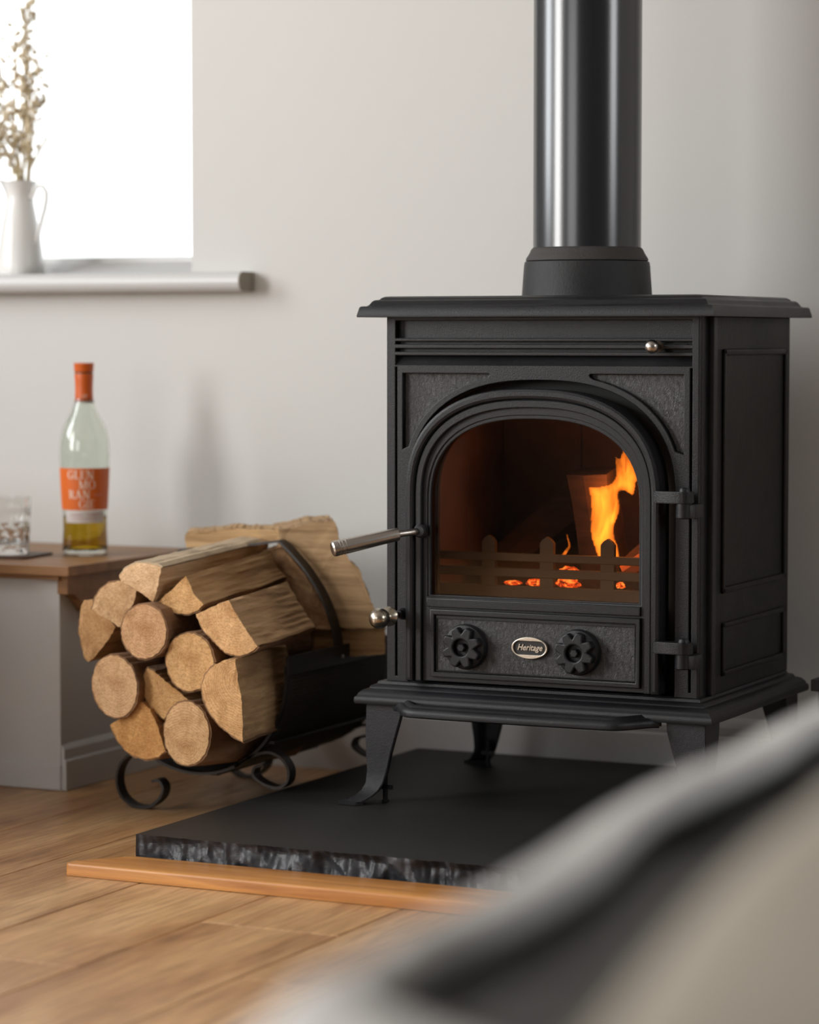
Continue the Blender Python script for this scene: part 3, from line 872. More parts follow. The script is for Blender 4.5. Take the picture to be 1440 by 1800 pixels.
o = beam('burning_log', (-1.665, 3.74, .360), (-1.520, 3.76, .480), .060, .050, M['charwood'])
tag(o, 'charred log leaning up to the right behind the left grate pickets', 'log', 'logs burning inside the stove')
o = beam('burning_log', (-1.66, 3.70, .358), (-1.36, 3.71, .352), .060, .044, M['charwood'])
tag(o, 'charred log lying low along the back of the grate bars', 'log', 'logs burning inside the stove')

def puff(name, outline, y, thick, mat, step=.0022, parent=None):
    """rounded body filling an outline in the XZ plane: thickness grows with distance from the edge"""
    xs = [p[0] for p in outline]; zs_ = [p[1] for p in outline]
    n = len(outline)
    def inside(x, z):
        c = False; j = n-1
        for i in range(n):
            xi, zi = outline[i]; xj, zj = outline[j]
            if (zi > z) != (zj > z) and x < (xj-xi)*(z-zi)/(zj-zi)+xi: c = not c
            j = i
        return c
    def dist(x, z):
        d = 9
        for i in range(n):
            ax, az = outline[i]; bx_, bz = outline[(i+1) % n]
            dx_, dz = bx_-ax, bz-az; t = max(0, min(1, ((x-ax)*dx_+(z-az)*dz)/(dx_*dx_+dz*dz+1e-12)))
            d = min(d, math.hypot(x-ax-dx_*t, z-az-dz*t))
        return d
    x0, z0 = min(xs)-step, min(zs_)-step
    nx = int((max(xs)-x0)/step)+3; nz = int((max(zs_)-z0)/step)+3
    g = {}; V = []; F = []
    for i in range(nx):
        for j in range(nz):
            x, z = x0+i*step, z0+j*step
            if inside(x, z):
                d = dist(x, z); h = thick*math.sqrt(min(1, d/(thick*1.1)))*.9 + .0003
                g[i, j] = len(V)
                yy = y + .006*math.sin(z*70)+.004*math.sin(x*120)
                V.append((x, yy-h, z)); V.append((x, yy+h, z))
    cells = {(i, j) for i in range(nx) for j in range(nz) if all(k in g for k in ((i, j), (i+1, j), (i, j+1), (i+1, j+1)))}
    for i, j in cells:
        a, b_, c, d = g[i, j], g[i+1, j], g[i+1, j+1], g[i, j+1]
        F.append((a, b_, c, d)); F.append((d+1, c+1, b_+1, a+1))
        if (i-1, j) not in cells: F.append((a, d, d+1, a+1))
        if (i+1, j) not in cells: F.append((b_, b_+1, c+1, c))
        if (i, j-1) not in cells: F.append((a, a+1, b_+1, b_))
        if (i, j+1) not in cells: F.append((d, c, c+1, d+1))
    return add(name, V, F, mat, parent, True)
def chaikin(p, k=2):
    for _ in range(k):
        q = []
        for i in range(len(p)):
            a, b_ = p[i], p[(i+1) % len(p)]
            q += [(a[0]*.75+b_[0]*.25, a[1]*.75+b_[1]*.25), (a[0]*.25+b_[0]*.75, a[1]*.25+b_[1]*.75)]
        p = q
    return p
FL1 = [(-1.4568,.3800),(-1.4607,.4038),(-1.4648,.4256),(-1.4675,.4571),(-1.4694,.4789),(-1.4721,.4935),(-1.4637,.4900),(-1.4507,.4927),(-1.4377,.4954),(-1.4287,.5017),(-1.4249,.5114),(-1.4262,.5235),(-1.4300,.5400),(-1.4237,.5307),(-1.4198,.5344),(-1.4199,.5490),(-1.4121,.5382),(-1.4043,.5263),(-1.3978,.5144),(-1.3945,.5020),(-1.4003,.4999),(-1.4036,.4854),(-1.4079,.4785),(-1.4144,.4851),(-1.4222,.4873),(-1.4278,.4799),(-1.4234,.4655),(-1.4246,.4510),(-1.4297,.4363),(-1.4270,.4219),(-1.4225,.4075),(-1.4246,.3800)]
o = puff('flame', chaikin(FL1, 2), 3.62, .0085, M['flame'], .0016)
tag(o, 'tall orange flame rising behind the right grate picket in the stove', 'flame')
FL2 = [(-1.5095,.3930),(-1.4970,.4050),(-1.4897,.4103),(-1.4924,.4211),(-1.4925,.4300),(-1.4872,.4164),(-1.4860,.4080),(-1.4944,.4000),(-1.5010,.3930)]
o = puff('flame', chaikin(FL2, 1), 3.60, .0045, M['flame'], .0010)
tag(o, 'small thin flame flickering above the middle of the grate bars', 'flame')
for i, (x, y, z, sx, sz, lab) in enumerate((
        (-1.498, 3.615, .370, .016, .009, 'large glowing ember stack in the gap under the top grate bar, below the thin flame'),
        (-1.497, 3.610, .356, .017, .008, 'bright ember seen in the lower grate gap right of the middle picket'),
        (-1.547, 3.610, .355, .012, .0055, 'red orange ember in the lower grate gap left of the middle picket'),
        (-1.583, 3.615, .353, .013, .0035, 'dull red thin ember, leftmost in the lower grate gap'),
        (-1.418, 3.610, .356, .006, .0045, 'tiny ember under the tall flame, rightmost in the lower grate gap'))):
    bm = bmesh.new(); bmesh.ops.create_icosphere(bm, subdivisions=3, radius=1)
    for v in bm.verts:
        k = 1+.35*noise.noise(v.co*2.2+Vector((i*5, 0, 0)))
        v.co = Vector((x+v.co.x*sx*k, y+v.co.y*.010*k, z+v.co.z*sz*k))
    tag(MB().bm(bm).build('ember', M['ember']), lab, 'ember', 'embers in the stove grate')
l = bpy.data.lights.new('flame_glow', 'POINT'); l.energy = .50; l.color = (1, .36, .10); l.shadow_soft_size = .03
lo = bpy.data.objects.new('flame_glow', l); COL.objects.link(lo); lo.location = (-1.425, 3.600, .490)

# ================================================================== FLUE PIPE
T = thing('flue_pipe', 'glossy black flue pipe rising from the collar of the stove', 'flue pipe', (-1.5065, 3.70, .80))
o = MB().lathe([(.0765, .8075), (.0765, ZC-.001)], (-1.5065, 3.70, 0), 96).build('pipe', M['flue'], T); smooth_angle(o, 40)
o = MB().lathe([(.0870, .8075), (.0862, .8110), (.0835, .8150), (.0812, .8190), (.0795, .8230), (.0768, .8260)], (-1.5065, 3.70, 0), 72).build('seal_ring', M['ring'], T); smooth_angle(o, 60)

# ================================================================== CABINET
def cabinet():
    T = thing('side_cabinet', 'low white painted cabinet with overhanging oak top beside the log basket', 'cabinet', (-2.8, 3.8, 0))
    x0, x1, y0, y1 = -3.35, -2.345, 3.6246, 4.0135
    MB().box(x0, x1-.0022, y0, y0+.018, .0005, .3275, .0012).build('front_panel', M['panel_white'], T)
    mb = MB().box(x1-.018, x1-.0035, y0+.0185, y1, .0005, .300, .001)
    mb.build('side_panel', M['panel_white'], T)
    mb = MB()
    pr = [(x1-.0034, .001), (x1+.006, .001), (x1+.006, .046), (x1+.003, .049), (x1+.003, .064), (x1-.001, .070), (x1-.0034, .072)]
    mb.prism(pr, 'xz', y0+.002, y1)
    mb.build('side_skirting', M['panel_white'], T)
    MB().box(x0, x1-.002, y0-.0022, y0-.0002, .001, .040, .0009).build('front_skirting', M['panel_white'], T)
    # worktop
    MB().box(x0-.02, x1+.0255, y0-.018, y1, .3345, .350, .0010).build('top_board', M['oak_top'], T)
    MB().box(x0, x1+.004, y0-.012, y0+.022, .3282, .3340, .0006).build('top_batten', M['oak_top'], T)
    # shaped bracket rail along the right side, under the top
    pts = [(y0-.006, .334), (y1-.001, .334), (y1-.001, .270), (y0+.085, .270), (y0+.050, .276), (y0+.028, .296), (y0+.014, .305), (y0-.006, .306)]
    MB().prism(pts, 'yz', x1-.002, x1+.016).build('side_apron', M['oak_top'], T)
    MB().box(x0, x0+.016, y0+.019, y1, .0005, .3275).build('end_panel', M['panel_white'], T)
cabinet()

# ================================================================== BOTTLE
BX, BY, BZ = -2.423, 3.818, .3502
def bottle():
    T = thing('spirit_bottle', 'clear glass bottle with orange label and orange capsule, a little amber liquid left', 'bottle', (BX, BY, BZ))
    outer = [(.0, .0045), (.022, .0035), (.030, .0), (.0345, .0012), (.0362, .0055), (.0360, .02), (.0350, .042), (.0352, .060), (.0372, .085), (.0388, .115), (.0398, .140), (.0405, .160), (.0402, .176), (.0385, .190), (.0350, .204), (.0300, .215), (.0245, .2245), (.0200, .2330), (.0165, .2425), (.0143, .252), (.0133, .262), (.0133, .280), (.0133, .290)]
    inner = [(.0108, .290), (.0108, .262), (.0120, .250), (.0143, .2405), (.0178, .231), (.0222, .2225), (.0278, .213), (.0328, .202), (.0363, .188), (.0381, .175), (.0384, .160), (.0377, .140), (.0366, .115), (.0350, .085), (.0330, .060), (.0328, .042), (.0336, .018), (.0325, .012), (.026, .0085), (.014, .0125), (.0, .0150)]
    o = MB().lathe(outer+inner, (BX, BY, BZ), 72, 'z', False, False).build('glass', M['bottle'], T, True)
    liq = [(0, .0152), (.014, .0127), (.026, .0087), (.0326, .0122), (.03365, .018), (.0329, .042), (.0331, .0600), (.0333, .064), (0, .064)]
    MB().lathe(liq, (BX, BY, BZ), 72, 'z', False, False).build('liquid', M['whisky'], T, True)
    face = math.atan2(-BY, -BX)       # towards the camera
    def rad(z):
        for (r0, z0_), (r1, z1_) in zip(outer[3:], outer[4:]):
            if z0_ <= z <= z1_: return r0+(r1-r0)*(z-z0_)/(z1_-z0_)
        return .036
    def wrap(u, h, off=.0004):
        """u metres along the surface from the label centre (positive to the right), h above base"""
        r = rad(h)+off; a = face + u/.0385
        return (BX+r*math.cos(a), BY+r*math.sin(a), BZ+h)
    def patch(name, u0, u1, h0, h1, mat, off, par):
        V = []; F = []; nu, nh = 28, 6
        for s_ in (0, .0003):
            for i in range(nu+1):
                for j in range(nh+1): V.append(wrap(u0+(u1-u0)*i/nu, h0+(h1-h0)*j/nh, off-s_))
        for i in range(nu):
            for j in range(nh):
                a = i*(nh+1)+j; F.append((a, a+nh+1, a+nh+2, a+1))
        return add(name, V[:(nu+1)*(nh+1)], F, mat, par, True)
    lab = patch('label', -.056, .056, .0735, .1405, M['orange'], .0004, T)
    patch('label_strip', -.0385, .0385, .0530, .0725, M['label_grey'], .0005, T)
    # serif capitals built as strokes on a unit square
    def q(x0, y0, x1, y1): return ([(x0, y0), (x1, y0), (x1, y1), (x0, y1)],)
    def ringseg(cx, cy, rx, ry, ix, iy, a0, a1, k=16):
        out = []
        for i in range(k):
            t0 = math.radians(a0+(a1-a0)*i/k); t1 = math.radians(a0+(a1-a0)*(i+1)/k)
            out.append([(cx+rx*math.cos(t0), cy+ry*math.sin(t0)), (cx+rx*math.cos(t1), cy+ry*math.sin(t1)), (cx+ix*math.cos(t1), cy+iy*math.sin(t1)), (cx+ix*math.cos(t0), cy+iy*math.sin(t0))])
        return out
    def rc(x0, y0, x1, y1): return [[(x0, y0), (x1, y0), (x1, y1), (x0, y1)]]
    def dg(x0, y0, x1, y1, w_): return [[(x0, y0), (x0+w_, y0), (x1+w_, y1), (x1, y1)]]
    GL = {
        'G': (.86, ringseg(.44, .5, .42, .52, .25, .46, 42, 322) + rc(.62, .10, .78, .46) + rc(.52, .43, .86, .49) + rc(.72, .68, .77, .90)),
        'L': (.66, rc(.12, 0, .28, 1) + rc(.02, 0, .62, .06) + rc(.02, .95, .38, 1) + rc(.56, 0, .62, .26)),
        'E': (.70, rc(.12, 0, .28, 1) + rc(.02, 0, .64, .06) + rc(.02, .94, .62, 1) + rc(.28, .48, .50, .54) + rc(.58, 0, .64, .26) + rc(.56, .76, .62, 1) + rc(.47, .40, .52, .62)),
        'N': (.92, rc(.11, 0, .21, 1) + rc(.72, 0, .82, 1) + dg(.60, 0, .10, 1, .20) + rc(.02, 0, .30, .05) + rc(.62, .95, .90, 1) + rc(.0, .95, .24, 1)),
        'M': (1.08, rc(.11, 0, .21, 1) + rc(.80, 0, .96, 1) + dg(.42, 0, .10, 1, .17) + dg(.44, 0, .76, 1, .10) + rc(.02, 0, .30, .05) + rc(.70, 0, 1.06, .05) + rc(.0, .95, .24, 1) + rc(.80, .95, 1.06, 1)),
        'O': (.92, ringseg(.45, .5, .43, .52, .27, .47, 0, 360, 28)),
        'R': (.84, rc(.12, 0, .28, 1) + rc(.02, 0, .38, .05) + rc(.02, .95, .3, 1) + ringseg(.34, .74, .34, .26, .18, .20, -90, 90) + rc(.28, .94, .36, 1) + rc(.28, .48, .36, .54) + dg(.62, 0, .34, .5, .18) + rc(.60, 0, .88, .05)),
        'A': (.88, dg(.10, 0, .38, 1, .10) + dg(.62, 0, .34, 1, .18) + rc(.22, .30, .62, .36) + rc(.0, 0, .28, .05) + rc(.56, 0, .90, .05)),
        'I': (.36, rc(.10, 0, .26, 1) + rc(.0, 0, .36, .05) + rc(.0, .95, .36, 1)),
    }
    V = []; F = []
    def word(s_, u, h, size, wf=.86):
        for ch in s_:
            adv, polys = GL[ch]
            for p in polys:
                n0 = len(V)
                for (a, b_) in p: V.append(wrap(u+a*size*wf, h+b_*size, .0008))
                F.append(tuple(range(n0, n0+len(p))))
            u += (adv+.03)*size*wf
    S_ = .0136
    word('GLEN', -.0285, .1235, S_, .98); word('MO', -.0095, .1078, S_, .98); word('RAN', -.0275, .0921, S_, .98); word('GIE', -.0100, .0764, S_, .98)
    add('lettering', V, F, M['label_text'], lab)
    V2 = MB()
    def line(u0, u1, h, t_, mat=None):
        for i in range(12):
            a = u0+(u1-u0)*i/12; b_ = u0+(u1-u0)*(i+.75)/12
            V2.put([wrap(a, h, .0008), wrap(b_, h, .0008), wrap(b_, h+t_, .0008), wrap(a, h+t_, .0008)], [(0, 1, 2, 3)])
    line(-.026, -.004, .0650, .0016); line(.004, .026, .0650, .0016); line(-.022, .022, .0595, .0012)
    line(.0145, .030, .0985, .0009); line(.0145, .026, .0965, .0009)
    V2.build('small_print', M['label_small'], T)['kind'] = 'stuff'
    # capsule
    cap = [(.0137, .2470), (.0146, .2472), (.0146, .2490), (.0141, .2640), (.0146, .2790), (.0152, .2895), (.0150, .2910)]
    o = MB().lathe([(r, h) for r, h in cap], (BX, BY, BZ), 48).build('capsule', M['orange_cap'], T); smooth_angle(o, 40)
    MB().lathe([(.0149, .2435), (.0150, .2471)], (BX, BY, BZ), 48).build('collar_band', M['label_grey'], T)
    MB().lathe([(.0144, .2911), (.0144, .2935)], (BX, BY, BZ), 40).build('cork_gap', M['coaster'], T)
    o = MB().lathe([(.0150, .2936), (.0154, .2950), (.0160, .3050), (.0165, .3070), (.0158, .3080)], (BX, BY, BZ), 48).build('stopper', M['orange_cap'], T); smooth_angle(o, 40)
    v, f = text_mesh('10', .0085)
    MB().put([wrap(p.x*.0385/.0146, 0, 0) if False else (BX+.0150*math.cos(face+p.x/.0146), BY+.0150*math.sin(face+p.x/.0146), BZ+.2545+p.y) for p in v], f).build('capsule_mark', M['label_text'], T)
bottle()

# ================================================================== COASTER + TUMBLER
GX, GY = -2.5185, 3.735
def coaster():
    pts = []; h = .058; r = .012
    ang = math.radians(45-0)
    for cx_, cy_, a0 in ((h-r, h-r, 0), (-h+r, h-r, 90), (-h+r, -h+r, 180), (h-r, -h+r, 270)):
        for i in range(6):
            a = math.radians(a0+90*i/5); pts.append((cx_+r*math.cos(a), cy_+r*math.sin(a)))
    c, s_ = math.cos(math.radians(8)), math.sin(math.radians(8))
    pts = [(GX+.000+x*c-y*s_, GY+x*s_+y*c) for x, y in pts]
    o = MB().prism(pts, 'xy', .3502, .3540).build('coaster', M['coaster'])
    tag(o, 'thin dark wooden square coaster under the cut glass tumbler', 'coaster')
coaster()
def tumbler():
    T = thing('whisky_tumbler', 'cut crystal tumbler standing on the dark coaster at the left edge', 'glass', (GX, GY, .3542))
    n = 96; V = []; F = []
    H = .0905; levels = 46
    for j in range(levels+1):
        u = j/levels; z = H*u
        r = .0370 + .0030*u
        for k in range(n):
            a = 2*PI*k/n
            d = 0
            if u < .66:
                p = a*12/(2*PI) + u*3.2; q_ = a*12/(2*PI) - u*3.2
                g1 = abs((p % 1)-.5)*2; g2 = abs((q_ % 1)-.5)*2
                d = .0028*(1-min(g1, g2))**1.0*min(1, (.66-u)*9)
                d = .0030 - d
                d = .0026*min(1, max(0, d/.0030))*min(1, (.66-u)*9)
            elif u < .9:
                g = abs(((a*24/(2*PI)) % 1)-.5)*2
                d = .0009*(1-g)*min(1, (.9-u)*12)*min(1, (u-.66)*20)
            if u < .05: d += .002*(1-u/.05)
            V.append((GX+(r-d)*math.cos(a), GY+(r-d)*math.sin(a), .3542+z))
    inner = [(.0374, H), (.0368, .08), (.0352, .05), (.0340, .026), (.0320, .017), (.024, .0145), (.0001, .0140)]
    for r, z in inner:
        for k in range(n):
            a = 2*PI*k/n; V.append((GX+r*math.cos(a), GY+r*math.sin(a), .3542+z))
    R = levels+1+len(inner)
    for j in range(R-1):
        for k in range(n): F.append((j*n+k, j*n+(k+1) % n, (j+1)*n+(k+1) % n, (j+1)*n+k))
    F.append(tuple(range(n)))
    F.append(tuple((R-1)*n+k for k in range(n)))
    o = add('tumbler_glass', V, F, M['crystal'], T); smooth_angle(o, 18)
tumbler()

# ================================================================== JUG WITH DRIED FLOWERS
JX, JY, JZ = -2.698, 4.052, .8060
def jug():
    T = thing('enamel_jug', 'white enamel jug with curved handle on the window sill, holding dried flowers', 'jug', (JX, JY, JZ))
    prof = [(.0405, .0), (.0415, .003), (.0400, .020), (.0372, .045), (.0330, .075), (.0285, .100), (.0245, .120), (.0235, .130), (.0243, .140), (.0275, .1520), (.0305, .1590), (.0310, .1600), (.0298, .1600)]
    inner = [(.0265, .1515), (.0233, .1395), (.0225, .130), (.0235, .120), (.032, .075), (.0385, .010), (.001, .006)]
    n = 56; V = []; F = []
    for r, h in prof+inner:
        for k in range(n):
            a = 2*PI*k/n
            sp = max(0, math.cos(a-PI))**10 * max(0, (h-.125)/.035)       # pouring lip to the left
            V.append((JX+(r+.016*sp)*math.cos(a), JY+r*math.sin(a), JZ+h+.006*sp))
    R = len(prof+inner)
    for j in range(R-1):
        for k in range(n): F.append((j*n+k, j*n+(k+1) % n, (j+1)*n+(k+1) % n, (j+1)*n+k))
    F.append(tuple(range(n))); F.append(tuple((R-1)*n+k for k in range(n)))
    o = add('body', V, F, M['enamel'], T); smooth_angle(o, 50)
    pts = [(.0225, .131), (.028, .134), (.033, .146), (.042, .1515), (.050, .1495), (.0560, .140), (.0565, .128), (.052, .110), (.046, .092), (.040, .072), (.0345, .052), (.0318, .046)]
    MB().tube([(JX+x, JY-.004, JZ+z) for x, z in pts], [.0038]*len(pts), 12).build('handle', M['enamel'], T, True)
jug()
def flowers():
    T = thing('dried_flower_bunch', 'bunch of beige dried grasses and small blossoms standing in the white jug', 'dried flowers', (JX, JY, JZ+.03))
    rr = random.Random(3)
    heads = MB()
    def blob(c, r, mb):
        bm = bmesh.new(); bmesh.ops.create_icosphere(bm, subdivisions=1, radius=1)
        sx, sy, sz = [r*(.6+.8*rr.random()) for _ in range(3)]
        R = Matrix.Rotation(rr.random()*6, 3, 'Y')
        for v in bm.verts: v.co = R @ Vector((v.co.x*sx, v.co.y*sy, v.co.z*sz)) + Vector(c)
        mb.bm(bm)
    tips = [(-.05, .42), (-.035, .36), (-.02, .40), (-.06, .30), (-.005, .43), (.010, .45), (.002, .50), (.020, .44), (.034, .47), (.045, .36), (.028, .38), (-.045, .24), (.040, .30), (-.03, .28), (.015, .34), (-.075, .36)]
    for i, (tx, tz) in enumerate(tips):
        base = Vector((JX+(rr.random()-.5)*.02, JY+(rr.random()-.5)*.02, JZ+.06))
        tip = Vector((JX+tx, JY+(rr.random()-.5)*.06, JZ+tz))
        mouth = Vector((JX+(rr.random()-.5)*.028, JY+(rr.random()-.5)*.02, JZ+.163))
        P = [base, mouth]
        for k in range(1, 9):
            t = k/8; p = mouth.lerp(tip, t); p.x += .010*math.sin(t*5+i)*t*(1-t)*3; P.append(p)
        MB().tube(P, [.0020-.0012*k/9 for k in range(10)], 5).build('stem', M['dry'], T)
        for k in range(3, 10):
            for _ in range(4 if k > 5 else 2):
                p = P[k] + Vector(((rr.random()-.5)*.026, (rr.random()-.5)*.026, (rr.random()-.5)*.034))
                if k > 3: heads.tube([P[k]-Vector((0, 0, .012)), p], .0004, 3)
                blob(p, .0030+.0028*rr.random(), heads)
                if rr.random() < .5: blob(p+Vector(((rr.random()-.5)*.008, 0, (rr.random()-.5)*.010)), .0028, heads)
    o = heads.build('blossoms', M['dryleaf'], T); o['kind'] = 'stuff'
    # arching stalks at the right with a drooping tip
    for e_, top in (((.052, .232), .215), ((.1, .285), .2)):
        P = []
        m_ = Vector((JX+.008, JY, JZ+.150))
        for k in range(12):
            t = k/11
            P.append(Vector((m_.x+(e_[0]-.0+.0)*t*1.0, JY-.01*t, m_.z + (e_[1]-.150)*(t**.8))))
        MB().tube(P, .0010, 5).build('stem', M['dry'], T)
        g = MB()
        for k in range(7, 12):
            blob(P[k], .0022, g)
        g.build('seed_head', M['dryleaf'], T)
flowers()

# ================================================================== LOG BASKET
TILT = math.radians(8)
HC = (-2.055, .210); HR = .150     # hoop centre (x, z) and radius
def strap_xz(mb, pts, y, wid, th, flat=True):
    """flat steel strip following a path in the XZ plane; wid along y, th in the plane"""
    n = len(pts); V = []; F = []
    for i, (x, z) in enumerate(pts):
        a = pts[max(0, i-1)]; b_ = pts[min(n-1, i+1)]
        d = Vector((b_[0]-a[0], b_[1]-a[1])).normalized(); nx, nz = -d.y, d.x
        for s_, yy in ((-1, y-wid/2), (1, y-wid/2), (1, y+wid/2), (-1, y+wid/2)):
            V.append((x+nx*th/2*s_, yy, z+nz*th/2*s_))
    for i in range(n-1):
        for k in range(4): F.append((i*4+k, i*4+(k+1) % 4, (i+1)*4+(k+1) % 4, (i+1)*4+k))
    F.append((0, 1, 2, 3)); F.append(tuple((n-1)*4+k for k in range(4)))
    return mb.put(V, F)
def bez(pts, k=8):
    """catmull-rom through points"""
    out = []
    P = [pts[0]] + pts + [pts[-1]]
    for i in range(1, len(P)-2):
        for j in range(k):
            t = j/k
            f = lambda a, b_, c, d: .5*((2*b_)+(-a+c)*t+(2*a-5*b_+4*c-d)*t*t+(-a+3*b_-3*c+d)*t**3)
            out.append(tuple(f(P[i-1][m], P[i][m], P[i+1][m], P[i+2][m]) for m in range(len(pts[0]))))
    out.append(tuple(pts[-1])); return out
def basket():
    T = thing('log_basket', 'black steel log basket with curved strap handle, mesh sides and scrolled feet', 'log basket', (-2.055, 3.70, 0))
    K = M['strap']
    def arc(a0, a1, r=HR, n=40): return [(HC[0]+r*math.cos(math.radians(a0+(a1-a0)*i/n)), HC[1]+r*math.sin(math.radians(a0+(a1-a0)*i/n))) for i in range(n+1)]
    A0, A1 = 6, -170
    yf, yr = 3.545, 3.865
    for y in (yf, yr):
        strap_xz(MB(), arc(A0, A1), y, .020, .004).build('hoop', K, T)
    # long side rails: flat bars standing on edge
    for a in (A0, A1):
        x = HC[0]+(HR-.0+.003)*math.cos(math.radians(a)); z = HC[1]+(HR+.003)*math.sin(math.radians(a))
        MB().box(x-.002, x+.002, yf-.010, yr+.012, z-.014, z+.014).build('side_rail', K, T)
    # rivets on the near rail
    xr = HC[0]+(HR+.005)*math.cos(math.radians(A0))
    for y in (3.70, 3.86):
        MB().lathe([(.0001, 0)], (0, 0, 0), 3, 'z') if False else None
        bm = bmesh.new(); bmesh.ops.create_icosphere(bm, subdivisions=2, radius=.0032)
        for v in bm.verts: v.co = Vector((v.co.x*.7+xr+.004, v.co.y+y, v.co.z+.224))
        MB().bm(bm).build('rivet', M['steel'], T)
    # lengthwise strips under the mesh
    for a in (-40, -82, -125):
        x = HC[0]+(HR+.002)*math.cos(math.radians(a)); z = HC[1]+(HR+.002)*math.sin(math.radians(a))
        MB().box(x-.009, x+.009, yf, yr, z-.002, z+.002).build('floor_strip', K, T)
    # woven wire lining: wires both ways
    mb = MB(); r = HR+.0022
    nA, nY = 84, 58
    for i in range(nA+1):
        a = math.radians(A0+(A1-A0)*i/nA); x, z = HC[0]+r*math.cos(a), HC[1]+r*math.sin(a)
        mb.tube([(x, yf, z), (x, yr, z)], .0006, 3, False)
    for j in range(nY+1):
        y = yf+(yr-yf)*j/nY
        mb.tube([(p[0], y, p[1]) for p in arc(A0, A1, r, 30)], .0006, 3, False)
    o = mb.build('mesh_lining', M['wire'], T); o['kind'] = 'stuff'
    V = []; F = []; A_ = arc(A0, A1, HR-.0004, 40)
    for (x, z) in A_: V += [(x, yf, z), (x, yr, z)]
    for (x, z) in arc(A0, A1, HR+.0010, 40): V += [(x, yf, z), (x, yr, z)]
    q = 82
    for i in range(40):
        a = i*2; F += [(a, a+1, a+3, a+2), (q+a, q+a+2, q+a+3, q+a+1), (a, a+2, q+a+2, q+a), (a+1, q+a+1, q+a+3, a+3)]
    F += [(0, q, q+1, 1), (80, 81, q+81, q+80)]
    add('liner_sheet', V, F, M['strap'], T, True)  # solid dark sheet added to stand for the basket's unlit inside
    # handle strap
    hp = [(-1.9030, .222), (-1.9060, .252), (-1.9150, .284), (-1.9310, .318), (-1.9530, .349), (-1.9780, .375), (-1.9975, .3915), (-2.0040, .3930)]
    h1 = bez(hp, 5)
    h2 = [(-2.0640, .3845), (-2.1600, .3760), (-2.1720, .374)]
    h3 = bez([(-2.1720, .374), (-2.1950, .350), (-2.2130, .312), (-2.2190, .270), (-2.2150, .225), (-2.2080, .190)], 5)
    strap_xz(MB(), h1+h2+h3, 3.700, .024, .0035).build('handle', K, T)
    # scroll feet, front and rear, left and right
    left = bez([(-2.128, .0775), (-2.150, .0830), (-2.1700, .0800), (-2.1860, .0640), (-2.1920, .0420), (-2.1860, .0200), (-2.1700, .0065), (-2.1530, .0025), (-2.1340, .0060), (-2.1170, .0200), (-2.1120, .0350), (-2.1200, .0450), (-2.1310, .0430)], 5)
    right = bez([(-1.9900, .0740), (-1.9720, .0860), (-1.9500, .0960), (-1.9300, .0985), (-1.9120, .0905), (-1.9020, .0760), (-1.9030, .0600), (-1.9120, .0510), (-1.9250, .0480), (-1.9450, .0530), (-1.9600, .0640), (-1.9560, .0760), (-1.9420, .0800)], 5)
    for y in (3.545, 3.865):
        strap_xz(MB(), left, y, .020, .0040).build('scroll_foot', K, T)
        strap_xz(MB(), right, y, .020, .0040).build('scroll_foot', K, T)
basket()

